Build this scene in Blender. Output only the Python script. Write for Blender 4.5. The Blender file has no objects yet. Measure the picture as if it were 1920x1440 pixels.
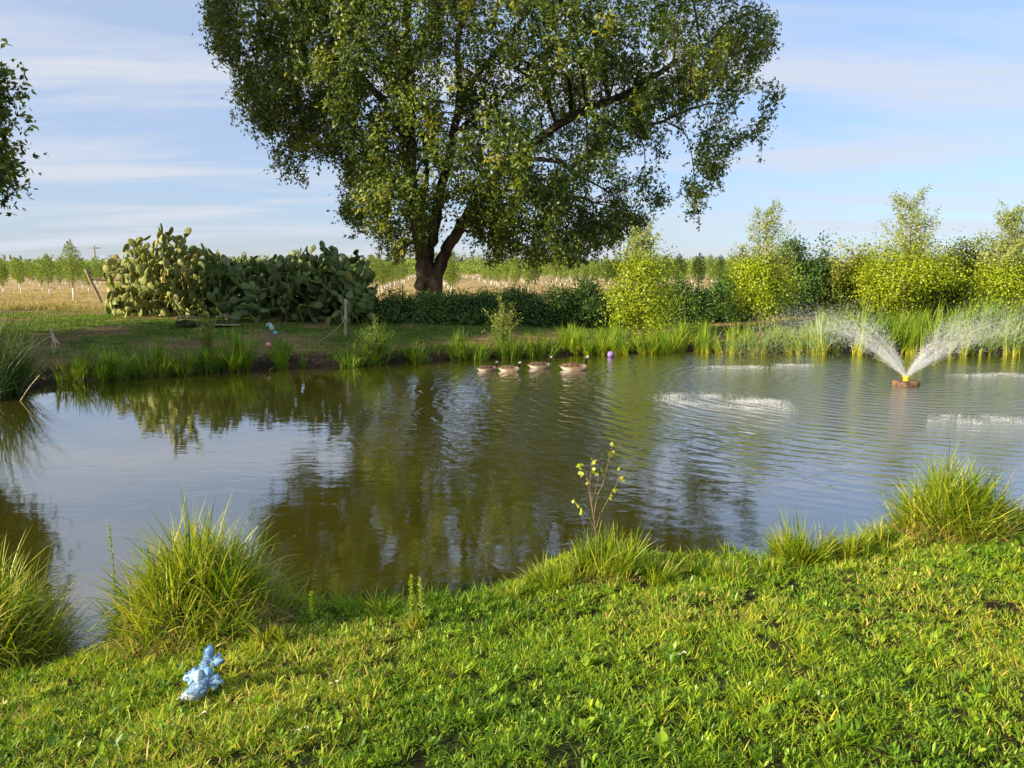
import bpy, math
import numpy as np
from mathutils import Vector, Matrix, Euler

# ------------------------------------------------------------------ camera, world, sun, exposure
SC = bpy.context.scene
COL = SC.collection
CAM_Z = 2.5
F = 1450.0                      # focal length in photo pixels (photo 1920 wide)
PITCH = math.radians(8.32)
cam_d = bpy.data.cameras.new('camera')
cam_d.sensor_width = 36.0
cam_d.lens = 36.0 * F / 1920.0
cam_d.clip_start = 0.05
cam_d.clip_end = 8000
cam = bpy.data.objects.new('camera', cam_d)
COL.objects.link(cam)
cam.location = (0, 0, CAM_Z)
cam.rotation_euler = (math.pi / 2 - PITCH, 0, 0)
SC.camera = cam

SUN_EL = math.radians(21)
SUN_AZ = math.radians(60)       # light travels this far to the right of the view direction (+Y)
travel = Vector((math.sin(SUN_AZ) * math.cos(SUN_EL), math.cos(SUN_AZ) * math.cos(SUN_EL), -math.sin(SUN_EL)))
sl = bpy.data.lights.new('sun', 'SUN')
sl.energy = 5.0
sl.angle = math.radians(0.5)
sl.color = (1.0, 0.84, 0.60)
so = bpy.data.objects.new('sun', sl)
COL.objects.link(so)
so.rotation_euler = travel.to_track_quat('-Z', 'Y').to_euler()

W = bpy.data.worlds.new('World')
SC.world = W
W.use_nodes = True
wn, wl = W.node_tree.nodes, W.node_tree.links
wn.clear()
wo = wn.new('ShaderNodeOutputWorld')
bg = wn.new('ShaderNodeBackground')
sky = wn.new('ShaderNodeTexSky')
sky.sky_type = 'NISHITA'
sky.sun_disc = False
sky.sun_elevation = SUN_EL
sky.sun_rotation = SUN_AZ + math.pi
sky.altitude = 0
sky.air_density = 1.0
sky.dust_density = 0.25
sky.ozone_density = 2.5
bg.inputs['Strength'].default_value = 0.15
# thin high cloud, stretched along the horizon, drawn on the sky itself
tc = wn.new('ShaderNodeTexCoord')
sep = wn.new('ShaderNodeSeparateXYZ')
wl.new(tc.outputs['Generated'], sep.inputs[0])


def wmath(op, a, b=None, clamp=False):
    n = wn.new('ShaderNodeMath')
    n.operation = op
    n.use_clamp = clamp
    for i, v in enumerate((a, b)):
        if v is None:
            continue
        if isinstance(v, (int, float)):
            n.inputs[i].default_value = v
        else:
            wl.new(v, n.inputs[i])
    return n.outputs[0]


zz = wmath('ADD', wmath('MAXIMUM', sep.outputs['Z'], 0.0), 0.10)
cx = wmath('DIVIDE', sep.outputs['X'], zz)
cy = wmath('DIVIDE', sep.outputs['Y'], zz)
comb = wn.new('ShaderNodeCombineXYZ')
wl.new(wmath('MULTIPLY', cx, 0.34), comb.inputs[0])
wl.new(wmath('MULTIPLY', cy, 1.05), comb.inputs[1])
rotm = wn.new('ShaderNodeMapping')
rotm.inputs['Rotation'].default_value = (0, 0, math.radians(-9))
rotm.inputs['Location'].default_value = (3.1, 1.3, 0)
wl.new(comb.outputs[0], rotm.inputs[0])
cn = wn.new('ShaderNodeTexNoise')
cn.inputs['Scale'].default_value = 1.3
cn.inputs['Detail'].default_value = 7
cn.inputs['Roughness'].default_value = 0.55
cn.inputs['Distortion'].default_value = 0.4
wl.new(rotm.outputs[0], cn.inputs['Vector'])
cr = wn.new('ShaderNodeMapRange')
cr.inputs['From Min'].default_value = 0.43
cr.inputs['From Max'].default_value = 0.62
wl.new(cn.outputs['Fac'], cr.inputs[0])
# thin veil of high cloud over the whole sky, denser to the upper left
veil = wmath('ADD', wmath('MULTIPLY', sep.outputs['X'], -0.35), wmath('MULTIPLY', sep.outputs['Z'], 0.5))
veil = wmath('ADD', veil, 0.60, True)
cmask = wmath('ADD', wmath('MULTIPLY', cr.outputs[0], 0.55), wmath('MULTIPLY', veil, 0.50), True)
hz = wn.new('ShaderNodeMapRange')
hz.inputs['From Min'].default_value = 0.0
hz.inputs['From Max'].default_value = 0.5
wl.new(sep.outputs['Z'], hz.inputs[0])
grade = wn.new('ShaderNodeMix')
grade.data_type = 'RGBA'
wl.new(hz.outputs[0], grade.inputs['Factor'])
grade.inputs[6].default_value = (0.34, 0.40, 0.58, 1)
grade.inputs[7].default_value = (0.78, 0.86, 0.92, 1)
tintn = wn.new('ShaderNodeMix')
tintn.data_type = 'RGBA'
tintn.blend_type = 'MULTIPLY'
tintn.inputs['Factor'].default_value = 1.0
wl.new(sky.outputs[0], tintn.inputs[6])
wl.new(grade.outputs[2], tintn.inputs[7])
mx = wn.new('ShaderNodeMix')
mx.data_type = 'RGBA'
wl.new(cmask, mx.inputs['Factor'])
wl.new(tintn.outputs[2], mx.inputs[6])
mx.inputs[7].default_value = (2.68, 2.83, 3.16, 1)
wl.new(mx.outputs[2], bg.inputs['Color'])
wl.new(bg.outputs[0], wo.inputs[0])

SC.view_settings.view_transform = 'Standard'
SC.view_settings.look = 'None'
SC.view_settings.exposure = 0.85
SC.view_settings.gamma = 1.0
SC.render.engine = 'CYCLES'
SC.cycles.max_bounces = 6
SC.cycles.diffuse_bounces = 3
SC.cycles.transmission_bounces = 3
SC.cycles.glossy_bounces = 3
SC.cycles.caustics_reflective = False
SC.cycles.caustics_refractive = False

# ------------------------------------------------------------------ helpers
CP, SP = math.cos(PITCH), math.sin(PITCH)


def ray(px, py):
    a, b = (px - 960) / F, (720 - py) / F
    return np.array([a, CP + b * SP, -SP + b * CP])


def PZ(px, py, z=0.0):
    d = ray(px, py)
    return np.array([0, 0, CAM_Z]) + d * ((z - CAM_Z) / d[2])


def PY(px, py, Y):
    d = ray(px, py)
    return np.array([0, 0, CAM_Z]) + d * (Y / d[1])


def sstep(a, b, x):
    t = np.clip((x - a) / (b - a), 0, 1)
    return t * t * (3 - 2 * t)


near_shore = [PZ(x, y)[:2] for x, y in
              [(60, 1262), (150, 1235), (215, 1205), (330, 1165), (440, 1140), (545, 1140), (640, 1150), (740, 1152), (850, 1142), (930, 1112),
               (990, 1085), (1040, 1050), (1110, 1040), (1190, 1048), (1270, 1054), (1360, 1062), (1430, 1068), (1500, 1050), (1580, 1035),
               (1650, 1012), (1720, 990), (1800, 978), (1870, 975), (1940, 972)]]
far_shore = [PZ(x, y)[:2] for x, y in
             [(1960, 662), (1850, 664), (1700, 663), (1550, 660), (1430, 659), (1300, 658), (1200, 661), (1120, 664), (1000, 668), (930, 671),
              (860, 672), (780, 680), (700, 683), (640, 688), (560, 690), (480, 694), (420, 698), (340, 703), (260, 708), (190, 713), (110, 718), (55, 728)]]
poly = np.array([(-13, 6.5), (-8, 4.9), (-5, 4.2)] + near_shore + [(9, 8.5), (14, 11), (20, 15), (24, 20), (21, 23.6)] + far_shore +
                [(-9.9, 15.8), (-12, 15.2), (-15, 13), (-16, 9)])


def sdist(X, Y):
    """signed distance to the shoreline: negative over the water"""
    shp = np.shape(X)
    X = np.ravel(X).astype(float)
    Y = np.ravel(Y).astype(float)
    best = np.full(X.shape, 1e9)
    inside = np.zeros(X.shape, bool)
    n = len(poly)
    for i in range(n):
        ax, ay = poly[i]
        bx, by = poly[(i + 1) % n]
        ex, ey = bx - ax, by - ay
        t = np.clip(((X - ax) * ex + (Y - ay) * ey) / (ex * ex + ey * ey), 0, 1)
        best = np.minimum(best, (X - ax - t * ex) ** 2 + (Y - ay - t * ey) ** 2)
        c = ((ay > Y) != (by > Y))
        with np.errstate(divide='ignore', invalid='ignore'):
            c &= X < (ex * (Y - ay) / (ey if ey != 0 else 1e-9) + ax)
        inside ^= c
    d = np.sqrt(best)
    return np.where(inside, -d, d).reshape(shp)


def vnoise(X, Y, s, seed=0):
    """smooth value noise 0..1"""
    x = np.asarray(X) * s
    y = np.asarray(Y) * s
    xi, yi = np.floor(x), np.floor(y)
    fx, fy = x - xi, y - yi
    fx, fy = fx * fx * (3 - 2 * fx), fy * fy * (3 - 2 * fy)

    def h(a, b):
        v = np.sin(a * 127.1 + b * 311.7 + seed * 74.7) * 43758.5453
        return v - np.floor(v)
    return (h(xi, yi) * (1 - fx) + h(xi + 1, yi) * fx) * (1 - fy) + (h(xi, yi + 1) * (1 - fx) + h(xi + 1, yi + 1) * fx) * fy


def terrain(X, Y):
    X = np.asarray(X, float)
    Y = np.asarray(Y, float)
    d = sdist(X, Y)
    d = d + (vnoise(X, Y, 1.7, 3) - 0.5) * 0.18 * sstep(0, 0.3, np.abs(d))
    dl = np.maximum(d, 0)
    near = 0.09 * sstep(0, 0.22, dl) + np.minimum(0.17 * dl, 0.52)
    right = sstep(-2.5, 3.0, X)
    farl = 0.20 * sstep(0, 0.50, dl) + 0.03 + np.minimum(0.070 * dl, 0.67)
    farr = 0.10 * sstep(0, 0.40, dl) + 0.03 + np.minimum(0.075 * dl, 0.87)
    far = farl * (1 - right) + farr * right
    s = sstep(9.5, 13.0, Y)
    h = near * (1 - s) + far * s
    h = h + ((vnoise(X, Y, 0.9, 1) - .5) * 0.07 + (vnoise(X, Y, 3.1, 2) - .5) * 0.055 + (vnoise(X, Y, 7.3, 12) - .5) * .035 * (Y < 12)) * sstep(0.1, 0.8, dl)
    wet = -np.minimum(np.maximum(-d, 0) * 0.5 + 0.03 * (d < 0), 0.9)
    return np.where(d < 0, wet, h)


def TZ(x, y):
    return float(terrain(np.array([x]), np.array([y]))[0])


def G(px, py):
    """point of the land seen at a photo pixel"""
    d = ray(px, py)
    z = 0.5
    for _ in range(30):
        p = np.array([0, 0, CAM_Z]) + d * ((z - CAM_Z) / d[2])
        z = 0.5 * z + 0.5 * max(TZ(p[0], p[1]), 0.0)
    return np.array([p[0], p[1], TZ(p[0], p[1])])


def mk(name, V, faces, mat, parent=None, tint=None, col=None, smooth=False, loc=None, along=None):
    """faces: list of int arrays (n,k); builds ONE mesh object"""
    V = np.asarray(V, np.float32)
    loc = np.zeros(3, np.float32) if loc is None else np.asarray(loc, np.float32)
    me = bpy.data.meshes.new(name)
    me.vertices.add(len(V))
    me.vertices.foreach_set('co', (V - loc).ravel())
    faces = [np.asarray(f, np.int32) for f in faces if len(f)]
    tot = sum(f.size for f in faces)
    me.loops.add(tot)
    me.loops.foreach_set('vertex_index', np.concatenate([f.ravel() for f in faces]))
    nf = sum(len(f) for f in faces)
    me.polygons.add(nf)
    sizes = np.concatenate([np.full(len(f), f.shape[1], np.int32) for f in faces])
    me.polygons.foreach_set('loop_start', np.concatenate([[0], np.cumsum(sizes)[:-1]]).astype(np.int32))
    me.update(calc_edges=True)
    if smooth:
        me.polygons.foreach_set('use_smooth', np.ones(nf, bool))
    if tint is not None:
        a = me.attributes.new('tint', 'FLOAT', 'POINT')
        a.data.foreach_set('value', np.asarray(tint, np.float32))
    if along is not None:
        a = me.attributes.new('along', 'FLOAT', 'POINT')
        a.data.foreach_set('value', np.asarray(along, np.float32))
    if col is not None:
        a = me.attributes.new('paint', 'FLOAT_COLOR', 'POINT')
        c = np.ones((len(V), 4), np.float32)
        c[:, :3] = col
        a.data.foreach_set('color', c.ravel())
    me.materials.append(mat)
    o = bpy.data.objects.new(name, me)
    COL.objects.link(o)
    o.location = loc
    if parent is not None:
        o.parent = parent
        o.location = loc - np.array(parent.location, np.float32) if True else loc
    return o


def thing(name, label, cat, loc=(0, 0, 0), group=None):
    o = bpy.data.objects.new(name, None)
    o.empty_display_size = 0.2
    COL.objects.link(o)
    o.location = [float(v) for v in loc]
    o['label'] = label
    o['category'] = cat
    if group:
        o['group'] = group
    return o


def tag(o, label=None, cat=None, group=None, kind=None):
    for k, v in (('label', label), ('category', cat), ('group', group), ('kind', kind)):
        if v:
            o[k] = v
    return o


class Geo:
    """collects pieces of geometry for one mesh"""

    def __init__(self):
        self.V, self.F3, self.F4, self.T, self.C, self.A, self.n = [], [], [], [], [], [], 0

    def add(self, V, F, tint=0.5, col=None, along=0.5):
        V = np.asarray(V, float)
        F = np.asarray(F, int)
        self.V.append(V)
        (self.F3 if F.shape[1] == 3 else self.F4).append(F + self.n)
        self.T.append(np.broadcast_to(tint, (len(V),)))
        self.A.append(np.broadcast_to(along, (len(V),)))
        self.C.append(np.broadcast_to((0.5, 0.5, 0.5) if col is None else col, (len(V), 3)))
        self.n += len(V)
        return self

    def build(self, name, mat, parent=None, smooth=False, loc=None):
        fs = []
        if self.F3:
            fs.append(np.concatenate(self.F3))
        if self.F4:
            fs.append(np.concatenate(self.F4))
        return mk(name, np.concatenate(self.V), fs, mat, parent, np.concatenate(self.T), np.concatenate(self.C), smooth, loc,
                  np.concatenate(self.A))


def unit(v):
    return v / np.maximum(np.linalg.norm(v, axis=-1, keepdims=True), 1e-9)


def rdir(rng, n):
    return unit(rng.normal(size=(n, 3)))


def kites(C, D, N, L, Wd, tint, wpos=0.42):
    """flat pointed leaves: base C, direction D, normal N"""
    n = len(C)
    L = np.broadcast_to(L, (n,))[:, None]
    Wd = np.broadcast_to(Wd, (n,))[:, None]
    S = unit(np.cross(D, N))
    V = np.stack([C, C + D * L * wpos + S * Wd / 2, C + D * L, C + D * L * wpos - S * Wd / 2], 1).reshape(-1, 3)
    Fq = np.arange(n * 4).reshape(n, 4)
    return V, Fq, np.repeat(np.broadcast_to(tint, (n,)), 4)


def rounds(C, D, N, L, Wd, tint):
    """six-cornered rounded leaves"""
    n = len(C)
    L = np.broadcast_to(L, (n,))[:, None]
    Wd = np.broadcast_to(Wd, (n,))[:, None]
    S = unit(np.cross(D, N))
    Nn = unit(np.cross(S, D))
    V = np.stack([C, C + D * L * .25 + S * Wd * .45 + Nn * Wd * .08, C + D * L * .65 + S * Wd * .45 + Nn * Wd * .08, C + D * L,
                  C + D * L * .65 - S * Wd * .45 + Nn * Wd * .08, C + D * L * .25 - S * Wd * .45 + Nn * Wd * .08], 1).reshape(-1, 3)
    b = np.arange(n)[:, None] * 6
    Fq = np.concatenate([b + np.array([0, 1, 2, 3]), b + np.array([0, 3, 4, 5])])
    return V, Fq, np.repeat(np.broadcast_to(tint, (n,)), 6)


def sprays(rng, C, size, k, tint, droop=0.3, slim=0.42, out=None):
    """each centre carries k pointed leaves fanned out around it"""
    n = len(C)
    ax = rdir(rng, n)
    ax[:, 2] -= droop
    ax = unit(ax)
    Nb = out
    out = []
    for j in range(k):
        d = unit(ax + rdir(rng, n) * 0.95)
        N = rdir(rng, n) if Nb is None else unit(Nb + rdir(rng, n) * .55)
        s = size * rng.uniform(0.7, 1.25, n)
        out.append(kites(C + rng.normal(size=(n, 3)) * size * 0.12, d, N, s, s * slim, np.clip(tint + rng.normal(size=n) * .06, 0, 1)))
    V = np.concatenate([o[0] for o in out])
    off, Fs = 0, []
    for o in out:
        Fs.append(o[1] + off)
        off += len(o[0])
    return V, np.concatenate(Fs), np.concatenate([o[2] for o in out])


def blades(rng, B, L, Wd, az, th0, th1, tint, segs=3, up=None):
    """grass blades: angle from the vertical goes th0 -> th0+th1 along the blade"""
    n = len(B)
    L = np.broadcast_to(L, (n,))
    Wd = np.broadcast_to(Wd, (n,))
    O = np.stack([np.cos(az), np.sin(az), np.zeros(n)], 1)
    tw = rng.uniform(-1.3, 1.3, n)
    S = np.stack([-np.sin(az + tw), np.cos(az + tw), np.zeros(n)], 1)
    P = B.copy()
    rows, al = [], []
    for k in range(segs + 1):
        t = k / segs
        w = Wd * (1 - t) ** 0.6 * (0.75 + 0.5 * min(t * 3, 1)) * 0.5
        if k == segs:
            rows.append(P[:, None, :])
            al.append(np.full((n, 1), 1.0))
        else:
            rows.append(np.stack([P - S * w[:, None], P + S * w[:, None]], 1))
            al.append(np.full((n, 2), t))
        th = th0 + th1 * (t + 0.5 / segs)
        P = P + (O * np.sin(th)[:, None] + np.array([0, 0, 1]) * np.cos(th)[:, None]) * (L / segs)[:, None]
    V = np.concatenate(rows, 1)
    A = np.concatenate(al, 1).ravel()
    m = V.shape[1]
    b = np.arange(n)[:, None] * m
    Q = np.concatenate([b + np.array([2 * k, 2 * k + 1, 2 * k + 3, 2 * k + 2]) for k in range(segs - 1)]) if segs > 1 else np.zeros((0, 4), int)
    T3 = b + np.array([2 * segs - 2, 2 * segs - 1, 2 * segs])
    return V.reshape(-1, 3), Q, T3, np.repeat(np.broadcast_to(tint, (n,)), m), A


def add_blades(g, *a, **k):
    V, Q, T3, T, A = blades(*a, **k)
    n0 = g.n
    g.V.append(V)
    g.T.append(T)
    g.A.append(A)
    g.C.append(np.full((len(V), 3), .5))
    if len(Q):
        g.F4.append(Q + n0)
    g.F3.append(T3 + n0)
    g.n += len(V)


def tube(pts, rad, sides=7, cap=True, rng=None, rough=0.0):
    pts = np.asarray(pts, float)
    n = len(pts)
    rad = np.broadcast_to(rad, (n,)).astype(float)
    T = unit(np.gradient(pts, axis=0))
    ref = np.array([0.0, 0.0, 1.0])
    if abs(T[0] @ ref) > .9:
        ref = np.array([1.0, 0, 0])
    u = unit(np.cross(T[0], ref))
    ang = np.arange(sides) / sides * 2 * math.pi
    V = []
    for i in range(n):
        u = unit(u - T[i] * (u @ T[i]))
        v = np.cross(T[i], u)
        r = rad[i] * (1 + (rng.uniform(-rough, rough, sides) if rng is not None else 0))
        V.append(pts[i] + (np.cos(ang) * r)[:, None] * u + (np.sin(ang) * r)[:, None] * v)
    V = np.concatenate(V)
    i = np.arange(n - 1)[:, None] * sides
    j = np.arange(sides)[None, :]
    j2 = (j + 1) % sides
    Q = np.stack([i + j, i + j2, i + sides + j2, i + sides + j], -1).reshape(-1, 4)
    if cap:
        V = np.concatenate([V, pts[:1], pts[-1:]])
        a, b = n * sides, n * sides + 1
        jj = np.arange(sides)
        c1 = np.stack([np.full(sides, a), (jj + 1) % sides, jj, jj], -1)
        o = (n - 1) * sides
        T1 = np.stack([np.full(sides, a), (jj + 1) % sides, jj], -1)
        T2 = np.stack([np.full(sides, b), o + jj, o + (jj + 1) % sides], -1)
        return V, Q, np.concatenate([T1, T2])
    return V, Q, np.zeros((0, 3), int)


def add_tube(g, pts, rad, sides=7, tint=0.5, col=None, rng=None, rough=0.0, cap=True):
    V, Q, T3 = tube(pts, rad, sides, cap, rng, rough)
    n0 = g.n
    g.V.append(V)
    g.T.append(np.full(len(V), tint))
    g.A.append(np.full(len(V), .5))
    g.C.append(np.broadcast_to((.5, .5, .5) if col is None else col, (len(V), 3)))
    g.F4.append(Q + n0)
    if len(T3):
        g.F3.append(T3 + n0)
    g.n += len(V)
    return g


def spline(pts, n=6):
    """Catmull-Rom through points (any width of row)"""
    P = np.asarray(pts, float)
    P = np.concatenate([[2 * P[0] - P[1]], P, [2 * P[-1] - P[-2]]])
    out = []
    for i in range(1, len(P) - 2):
        for t in np.linspace(0, 1, n, endpoint=False):
            a, b, c, d = P[i - 1:i + 3]
            out.append(0.5 * (2 * b + (c - a) * t + (2 * a - 5 * b + 4 * c - d) * t * t + (3 * b - 3 * c + d - a) * t ** 3))
    out.append(P[-2])
    return np.array(out)


def ellipsoid(c, r, nu=10, nv=7, R=None, col=None):
    th = np.arange(nu) / nu * 2 * math.pi
    ph = np.linspace(0, math.pi, nv + 2)[1:-1]
    V = np.stack([np.outer(np.sin(ph), np.cos(th)), np.outer(np.sin(ph), np.sin(th)), np.outer(np.cos(ph), np.ones(nu))], -1).reshape(-1, 3)
    V = np.concatenate([V, [[0, 0, 1], [0, 0, -1]]]) * np.asarray(r)
    if R is not None:
        V = V @ np.asarray(R).T
    V = V + np.asarray(c)
    i = np.arange(nv - 1)[:, None] * nu
    j = np.arange(nu)[None]
    j2 = (j + 1) % nu
    Q = np.stack([i + j, i + nu + j, i + nu + j2, i + j2], -1).reshape(-1, 4)
    jj = np.arange(nu)
    a, b, o = nv * nu, nv * nu + 1, (nv - 1) * nu
    T3 = np.concatenate([np.stack([np.full(nu, a), jj, (jj + 1) % nu], -1), np.stack([np.full(nu, b), o + (jj + 1) % nu, o + jj], -1)])
    return V, Q, T3


def add_ell(g, c, r, nu=10, nv=7, R=None, tint=.5, col=None):
    V, Q, T3 = ellipsoid(c, r, nu, nv, R)
    n0 = g.n
    g.V.append(V)
    g.T.append(np.full(len(V), tint))
    g.A.append(np.full(len(V), .5))
    g.C.append(np.broadcast_to((.5, .5, .5) if col is None else col, (len(V), 3)))
    g.F4.append(Q + n0)
    g.F3.append(T3 + n0)
    g.n += len(V)
    return g


# ------------------------------------------------------------------ materials
def nmat(name):
    m = bpy.data.materials.new(name)
    m.use_nodes = True
    nt = m.node_tree
    nt.nodes.clear()
    out = nt.nodes.new('ShaderNodeOutputMaterial')
    return m, nt, out


def ramp(nt, stops):
    r = nt.nodes.new('ShaderNodeValToRGB')
    e = r.color_ramp.elements
    while len(e) > 1:
        e.remove(e[-1])
    e[0].position = stops[0][0]
    e[0].color = (*stops[0][1], 1)
    for p, c in stops[1:]:
        x = e.new(p)
        x.color = (*c, 1)
    return r


def leaf_mat(name, stops, trans=0.35, rough=0.45, spec=0.4, base=None, tcol=(1.25, 1.2, .55)):
    """per-leaf colour from the random 'tint'; base = (colour, reach) gives stems/blades their own pale foot"""
    m, nt, out = nmat(name)
    N, L = nt.nodes, nt.links
    at = N.new('ShaderNodeAttribute')
    at.attribute_name = 'tint'
    r = ramp(nt, stops)
    L.new(at.outputs['Fac'], r.inputs[0])
    colr = r.outputs[0]
    if base:
        al = N.new('ShaderNodeAttribute')
        al.attribute_name = 'along'
        mr = N.new('ShaderNodeMapRange')
        mr.inputs['From Min'].default_value = 0.0
        mr.inputs['From Max'].default_value = base[1]
        mr.inputs['To Min'].default_value = base[2] if len(base) > 2 else .85
        mr.inputs['To Max'].default_value = 0
        L.new(al.outputs['Fac'], mr.inputs[0])
        mm = N.new('ShaderNodeMix')
        mm.data_type = 'RGBA'
        L.new(mr.outputs[0], mm.inputs['Factor'])
        L.new(colr, mm.inputs[6])
        mm.inputs[7].default_value = (*base[0], 1)
        colr = mm.outputs[2]
    p = N.new('ShaderNodeBsdfPrincipled')
    p.inputs['Roughness'].default_value = rough
    p.inputs['Specular IOR Level'].default_value = spec
    L.new(colr, p.inputs['Base Color'])
    t = N.new('ShaderNodeBsdfTranslucent')
    tm = N.new('ShaderNodeMix')
    tm.data_type = 'RGBA'
    tm.blend_type = 'MULTIPLY'
    tm.inputs['Factor'].default_value = 1
    L.new(colr, tm.inputs[6])
    tm.inputs[7].default_value = (*tcol, 1)
    L.new(tm.outputs[2], t.inputs[0])
    ms = N.new('ShaderNodeMixShader')
    ms.inputs[0].default_value = trans
    L.new(p.outputs[0], ms.inputs[1])
    L.new(t.outputs[0], ms.inputs[2])
    L.new(ms.outputs[0], out.inputs[0])
    return m


def noise_mat(name, c1, c2, scale=5, rough=0.85, bump=0.4, detail=6, stretch=(1, 1, 1), spec=0.3, dist=0.02, lo=.35, hi=.65):
    m, nt, out = nmat(name)
    N, L = nt.nodes, nt.links
    tc = N.new('ShaderNodeTexCoord')
    mp = N.new('ShaderNodeMapping')
    mp.inputs['Scale'].default_value = stretch
    L.new(tc.outputs['Object'], mp.inputs[0])
    n = N.new('ShaderNodeTexNoise')
    n.inputs['Scale'].default_value = scale
    n.inputs['Detail'].default_value = detail
    L.new(mp.outputs[0], n.inputs['Vector'])
    r = ramp(nt, [(lo, c1), (hi, c2)])
    L.new(n.outputs['Fac'], r.inputs[0])
    p = N.new('ShaderNodeBsdfPrincipled')
    p.inputs['Roughness'].default_value = rough
    p.inputs['Specular IOR Level'].default_value = spec
    L.new(r.outputs[0], p.inputs['Base Color'])
    b = N.new('ShaderNodeBump')
    b.inputs['Strength'].default_value = bump
    b.inputs['Distance'].default_value = dist
    L.new(n.outputs['Fac'], b.inputs['Height'])
    L.new(b.outputs[0], p.inputs['Normal'])
    L.new(p.outputs[0], out.inputs[0])
    return m


def paint_mat(name, rough=0.6, bumpscale=60, bump=0.3, spec=.3, dist=.003, var=.25):
    """colour comes from the colours the thing itself has ('paint'), broken by fine noise"""
    m, nt, out = nmat(name)
    N, L = nt.nodes, nt.links
    at = N.new('ShaderNodeAttribute')
    at.attribute_name = 'paint'
    tc = N.new('ShaderNodeTexCoord')
    n = N.new('ShaderNodeTexNoise')
    n.inputs['Scale'].default_value = bumpscale
    n.inputs['Detail'].default_value = 4
    L.new(tc.outputs['Object'], n.inputs['Vector'])
    mr = N.new('ShaderNodeMapRange')
    mr.inputs['From Min'].default_value = .3
    mr.inputs['From Max'].default_value = .7
    mr.inputs['To Min'].default_value = 1 - var
    mr.inputs['To Max'].default_value = 1 + var
    L.new(n.outputs['Fac'], mr.inputs[0])
    mm = N.new('ShaderNodeMix')
    mm.data_type = 'RGBA'
    mm.blend_type = 'MULTIPLY'
    mm.inputs['Factor'].default_value = 1
    L.new(at.outputs['Color'], mm.inputs[6])
    L.new(mr.outputs[0], mm.inputs[7])
    p = N.new('ShaderNodeBsdfPrincipled')
    p.inputs['Roughness'].default_value = rough
    p.inputs['Specular IOR Level'].default_value = spec
    L.new(mm.outputs[2], p.inputs['Base Color'])
    b = N.new('ShaderNodeBump')
    b.inputs['Strength'].default_value = bump
    b.inputs['Distance'].default_value = dist
    L.new(n.outputs['Fac'], b.inputs['Height'])
    L.new(b.outputs[0], p.inputs['Normal'])
    L.new(p.outputs[0], out.inputs[0])
    return m


M = {}
M['oak_leaf'] = leaf_mat('oak leaves', [(0, (.032, .070, .012)), (.45, (.095, .155, .018)), (.8, (.23, .29, .024)), (1, (.40, .38, .04))], .30, .42, .45)
M['aspen_leaf'] = leaf_mat('aspen leaves', [(0, (.13, .18, .012)), (.5, (.31, .42, .012)), (.85, (.50, .55, .02)), (.93, (.56, .50, .03)), (.95, (.28, .38, .08)), (1, (.46, .50, .18))], .38, .4, .45)
M['pale_leaf'] = leaf_mat('pale leaves', [(0, (.15, .24, .07)), (.5, (.27, .36, .11)), (1, (.45, .48, .22))], .4, .4, .5)
M['willow_leaf'] = leaf_mat('willow leaves', [(0, (.10, .18, .022)), (.6, (.22, .31, .035)), (1, (.38, .40, .06))], .35, .4, .45)
M['weed_leaf'] = leaf_mat('weed leaves', [(0, (.06, .14, .018)), (.6, (.12, .24, .028)), (1, (.25, .34, .04))], .35, .45, .4)
M['hedge_leaf'] = leaf_mat('hedge leaves', [(0, (.08, .13, .014)), (.5, (.18, .25, .022)), (1, (.40, .38, .06))], .3, .45, .4)
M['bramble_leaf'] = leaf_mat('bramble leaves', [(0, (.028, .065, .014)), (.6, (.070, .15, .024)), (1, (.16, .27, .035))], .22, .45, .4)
M['orchard_leaf'] = leaf_mat('orchard leaves', [(0, (.10, .18, .03)), (.6, (.20, .30, .045)), (1, (.36, .40, .09))], .35, .5, .3)
M['grass'] = leaf_mat('lawn grass', [(0, (.035, .11, .008)), (.4, (.13, .27, .012)), (.75, (.34, .48, .018)), (.93, (.52, .55, .04)), (1, (.58, .42, .15))], .36, .5, .28,
                      base=((.16, .16, .05), .35, .5))
M['clover'] = leaf_mat('lawn herbs', [(0, (.045, .13, .012)), (.5, (.18, .34, .016)), (1, (.46, .58, .04))], .36, .42, .45)
M['sedge'] = leaf_mat('sedge', [(0, (.06, .15, .010)), (.5, (.25, .36, .014)), (.85, (.50, .52, .03)), (1, (.60, .46, .15))], .38, .40, .45, base=((.38, .27, .09), .25, .7))
M['thatch'] = leaf_mat('dead thatch', [(.9, (.14, .09, .03)), (.97, (.34, .24, .10)), (1, (.50, .38, .18))], .2, .6, .2)
M['bank_sedge'] = leaf_mat('bank sedge', [(0, (.06, .14, .010)), (.5, (.15, .28, .014)), (.9, (.30, .38, .03)), (1, (.45, .38, .12))], .38, .45, .4, base=((.30, .24, .07), .2, .7))
M['reed'] = leaf_mat('reeds', [(0, (.09, .20, .02)), (.5, (.24, .38, .025)), (1, (.46, .52, .04))], .38, .45, .3, base=((.62, .60, .05), .45, .9))
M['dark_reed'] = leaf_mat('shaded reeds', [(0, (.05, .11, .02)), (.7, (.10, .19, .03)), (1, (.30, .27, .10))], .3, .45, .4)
M['dry_grass'] = leaf_mat('field grass', [(0, (.16, .17, .04)), (.4, (.36, .29, .10)), (.75, (.50, .38, .17)), (1, (.26, .30, .07))], .3, .6, .2)
M['bark'] = noise_mat('oak bark', (.030, .024, .018), (.13, .10, .075), 3.2, .95, .9, 8, (1, 1, .22), .1, .07)
M['pale_bark'] = noise_mat('pale bark', (.20, .14, .08), (.42, .33, .21), 9, .8, .3, 5, (1, 1, .4))
M['stem'] = noise_mat('red stem', (.16, .09, .05), (.34, .24, .13), 30, .6, .2)
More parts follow.
